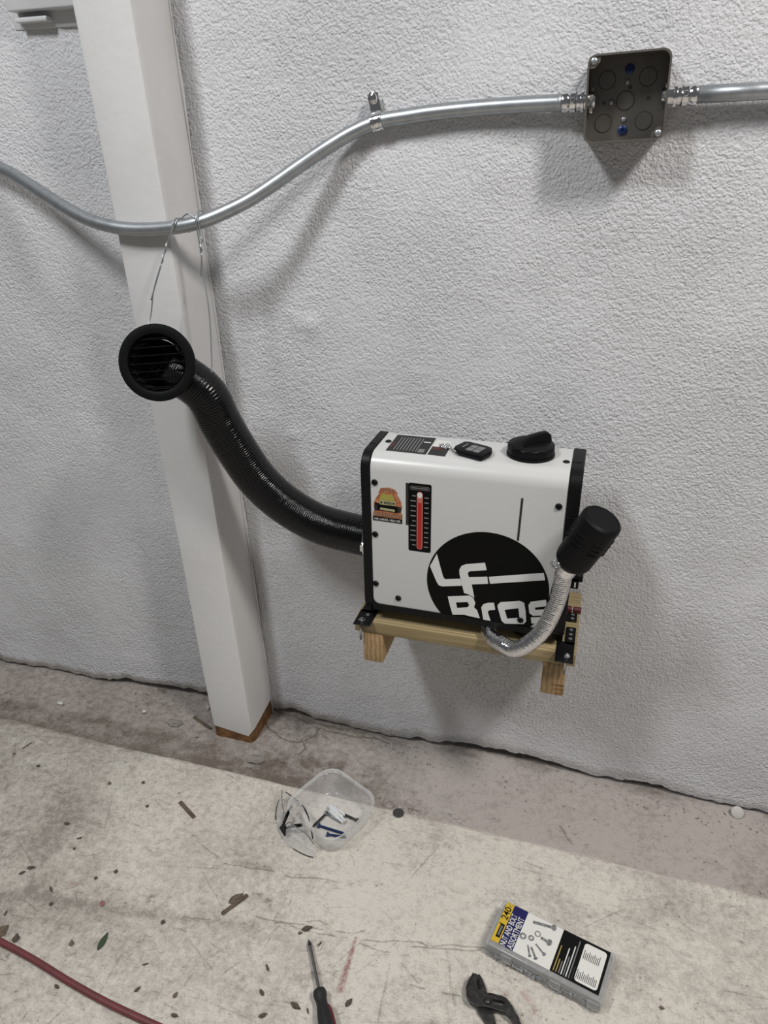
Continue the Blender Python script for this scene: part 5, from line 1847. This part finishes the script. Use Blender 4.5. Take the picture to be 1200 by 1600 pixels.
kinds = [leaf_mesh('leaf_fragment', 0.013, 0.0060, M_LEAF, 0.25, 0.15, 1), leaf_mesh('leaf_fragment', 0.010, 0.0060, M_LEAFT, 0.15, 0.3, 2),
         leaf_mesh('leaf_fragment', 0.012, 0.0034, M_LEAF, 0.4, 0.3, 3), leaf_mesh('leaf_fragment', 0.007, 0.0062, M_LEAF, 0.1, 0.1, 4)]
pick = [0, 3, 0, 0, 2, 3, 3, 3, 2, None, 1, 0, 0, 1, 2, 0, 1, 3, 3, 1, 3, 2, 0, 0, None, 1, 2, None, None, 2, 1, 2, 3]
CRUMB = {0: 'small dark leaf crumb farthest up the left part of the floor below the footing', 1: 'round dark seed-like crumb above the wide scuff at the left',
 2: 'dark leaf crumb, right one of a close pair near the left edge', 3: 'dark leaf crumb, left one of a close pair near the left edge', 4: 'long curled dark leaf crumb on the left above the wide scuff',
 5: 'round dark crumb straight above the pink scrap', 6: 'brown round crumb up and right of the pink scrap', 7: 'round dark crumb left of the pink scrap on the scuffed track',
 8: 'narrow leaf crumb at the left edge above the broad brown leaf', 10: 'small oval crumb left of the green leaf', 11: 'leaf crumb on the near side of the red cord',
 12: 'oval dark leaf crumb right of the red cord below the green leaf', 13: 'brown crumb farther right of the oval leaf below the green leaf', 14: 'narrow crumb between the green leaf and the oval leaf below it',
 15: 'dark crumb at the bottom edge right of the red cord', 16: 'brown crumb below the footing, left one of two side by side', 17: 'round crumb below the footing, right one of two side by side',
 18: 'tiny dark crumb left of the short flat stick', 19: 'brown crumb nearest the left edge by the thin twig', 20: 'tiny round crumb right of and below the thin twig',
 21: 'narrow dark crumb near the tan leaf, topmost of three in a column', 22: 'leaf crumb left of the screwdriver, middle of three in a column', 23: 'leaf crumb at the bottom edge, lowest of three in a column',
 25: 'small crumb touching the dark pointed leaf beyond the screwdriver tip', 26: 'curled narrow crumb just right of the screwdriver tip', 29: 'small narrow crumb between the dark leaf and the screwdriver handle',
 30: 'lone brown crumb on the floor right of the parts case', 31: 'thin dark crumb between two crumbs on the upper left floor', 32: 'round dark crumb on the scuffed track left of the stick and tan leaf'}
for i, (x, y) in enumerate(D['specks']):
    if pick[i] is None: continue
    rz = RNG.uniform(0, 6.28)
    sc = RNG.uniform(0.8, 1.3)
    put('leaf_fragment', kinds[pick[i]], (x, y), rz, CRUMB[i], 'leaf', 'leaf crumbs on the floor', sc)
# the ones one can tell apart
IT = D['items']
put('dry_leaf', leaf_mesh('dry_leaf', 0.020, 0.0095, M_LEAF, 0.12, 0.08, 11), D['specks'][24], 0.566, 'dark brown pointed leaf just beyond the screwdriver tip', 'leaf', 'larger leaves')
put('dry_leaf', leaf_mesh('dry_leaf', 0.020, 0.0085, M_LEAF, 0.12, 0.12, 12), D['specks'][27], -0.265, 'dark brown leaf lying left of the screwdriver handle', 'leaf', 'larger leaves')
put('dry_leaf', leaf_mesh('dry_leaf', 0.016, 0.0085, M_LEAF, 0.12, 0.12, 13), D['specks'][28], 1.156, 'small dark leaf right of the screwdriver below the red streak', 'leaf', 'larger leaves')
put('dry_leaf', leaf_mesh('dry_leaf', 0.017, 0.0120, M_LEAF, 0.08, 0.3, 14), D['specks'][9], 2.0, 'torn dark leaf scrap just above the red cord', 'leaf', 'larger leaves')
put('dry_leaf', leaf_mesh('dry_leaf', 0.026, 0.0190, M_LEAFT, 0.08, 0.06, 15), IT['bigleaf'], 1.3, 'broad brown leaf at the left edge beside the red cord', 'leaf', 'larger leaves')
put('green_leaf', leaf_mesh('green_leaf', 0.033, 0.0110, M_LEAFG, 0.06, 0.0, 16), IT['green'], 1.647, 'green pointed leaf on the floor near the red cord', 'leaf', 'larger leaves')
put('dry_leaf', leaf_mesh('dry_leaf', 0.030, 0.0150, M_LEAFT, 0.10, 0.08, 17), IT['leafA'], 0.925, 'curled tan leaf lying against a broken stick', 'leaf', 'larger leaves')
put('petal', leaf_mesh('petal', 0.013, 0.0085, M_PETAL, 0.05, 0.25, 18), IT['petal'], -0.7, 'dull pink scrap lying on the floor above the green leaf', 'petal')


def stick(name, a, b, w, h, z, label, mat=M_STICK):
    a, b = Vector((*a, 0)), Vector((*b, 0))
    L = (b - a).length
    bm = new()
    box(bm, -L / 2, L / 2, -w / 2, w / 2, 0.0, h, min(w, h) * 0.25, 1)
    for v in bm.verts:
        v.co.y += 0.08 * w * math.sin(v.co.x * 900)
    if L:
        for e_ in [e_ for e_ in bm.edges if e_.calc_length() > L * 0.6]:
            pass
    o = obj(name, bm, mat)
    o.location = (*(a.lerp(b, .5)).xy, z)
    o.rotation_euler = (0, 0, math.atan2(b.y - a.y, b.x - a.x))
    return tag(o, label, 'stick')


stick('broken_stick', IT['stA0'], IT['stA1'], 0.0065, 0.004, 0.0, 'flat broken stick beside a curled tan leaf')
stick('broken_stick', IT['stB0'], IT['stB1'], 0.0075, 0.004, 0.0, 'short flat stick on the floor in front of the post')
stick('bark_strip', (IT['stC0'][0], IT['stC0'][1]), (IT['stC1'][0], IT['stC1'][1]), 0.006, 0.004, -0.002, 'curved brown bark strip on the footing left of the post')
stick('thin_twig', IT['stD0'], IT['stD1'], 0.0018, 0.0018, 0.0, 'thin twig lying near the footing at the far left')


def lump(name, loc, r, mat, seed, flat=0.5, z=0.0):
    rr = random.Random(seed)
    bm = new()
    bmesh.ops.create_icosphere(bm, subdivisions=2, radius=1.0)
    for v in bm.verts:
        v.co = Vector((v.co.x * r[0], v.co.y * r[1], v.co.z * r[2])) * rr.uniform(0.75, 1.1)
    o = obj(name, bm, mat, None, True, angle=35)
    o.location = (loc[0], loc[1], z)
    return o


for key, r, lab in (('chip1', (0.006, 0.004, 0.003), 'pale plaster chip on the footing left of the post'), ('chip2', (0.009, 0.005, 0.0035), 'larger pale plaster chip far left on the footing'),
                    ('chip4', (0.0022, 0.006, 0.0015), 'thin white flake beside the screwdriver shaft')):
    tag(lump('plaster_chip', IT[key], r, M_CHIP, len(key) + ord(key[-1]), z=0.0005), lab, 'chip', 'pale chips')
tag(lump('plaster_chip', (IT['chip3'][0] + 0.005, IT['chip3'][1] - 0.01), (0.0035, 0.004, 0.010), M_CHIP, 44, z=0.004), 'upright white splinter of plaster against the foot of the post', 'chip', 'pale chips')
tag(lump('mortar_lump', IT['stone2'], (0.020, 0.014, 0.006), M_STONE, 9, z=-0.002), 'rough grey mortar lump at the foot of the post', 'stone', 'mortar lumps')
tag(lump('mortar_lump', IT['stone'], (0.024, 0.012, 0.004), M_STONE, 10, z=-0.002), 'flat grey mortar lump set in the footing left of the post', 'stone', 'mortar lumps')

bm = new()
lathe(bm, (0, 0, 0), (0, 0, 1), [(0, 0.0112), (0.0016, 0.0112), (0.002, 0.0105), (0.002, 0.0092), (0.0015, 0.0088), (0.0015, 0)], 28)
o = obj('dark_disc', bm, M_DISC, None, True, angle=40)
o.location = (IT['disc'][0], IT['disc'][1] - 0.012, -0.0008)
tag(o, 'dark round metal disc lying right of the plastic tub', 'disc')
bm = new()
lathe(bm, (0, 0, 0), (0, 0, 1), [(0, 0.0118), (0.0016, 0.0118), (0.002, 0.0112), (0.002, 0)], 28)
o = obj('pale_disc', bm, M_SLUG, None, True, angle=40)
o.location = (IT['slug'][0], -0.0215, 0.0075)
o.rotation_euler = (math.radians(52), 0, 0)
tag(o, 'pale round disc leaning on the foot of the wall at right', 'disc')

# loose grit and crumbled plaster along the foot of the wall
bm = new()
rr = random.Random(3)
for k in range(520):
    x = rr.uniform(-1.4, 0.55)
    y = -abs(rr.gauss(0, 0.035)) - 0.014
    if rr.random() < 0.35: y = rr.uniform(-0.19, -0.02)
    if -0.76 < x < -0.64 and y > -0.115: continue
    s = rr.uniform(0.0005, 0.0017) * (1.6 if x < -0.3 and rr.random() < 0.3 else 1)
    m = Matrix.Translation((x, y, -0.0015 + s * 0.3)) @ Matrix.Rotation(rr.uniform(0, 6), 4, 'Z') @ Matrix.Diagonal((s * rr.uniform(.8, 2.2), s, s * 0.7, 1))
    bmesh.ops.create_icosphere(bm, subdivisions=1, radius=1.0, matrix=m)
o = obj('plaster_grit', bm, M_CHIPG)
tag(o, 'fine crumbled plaster grit scattered along the foot of the wall', 'grit', kind='stuff')
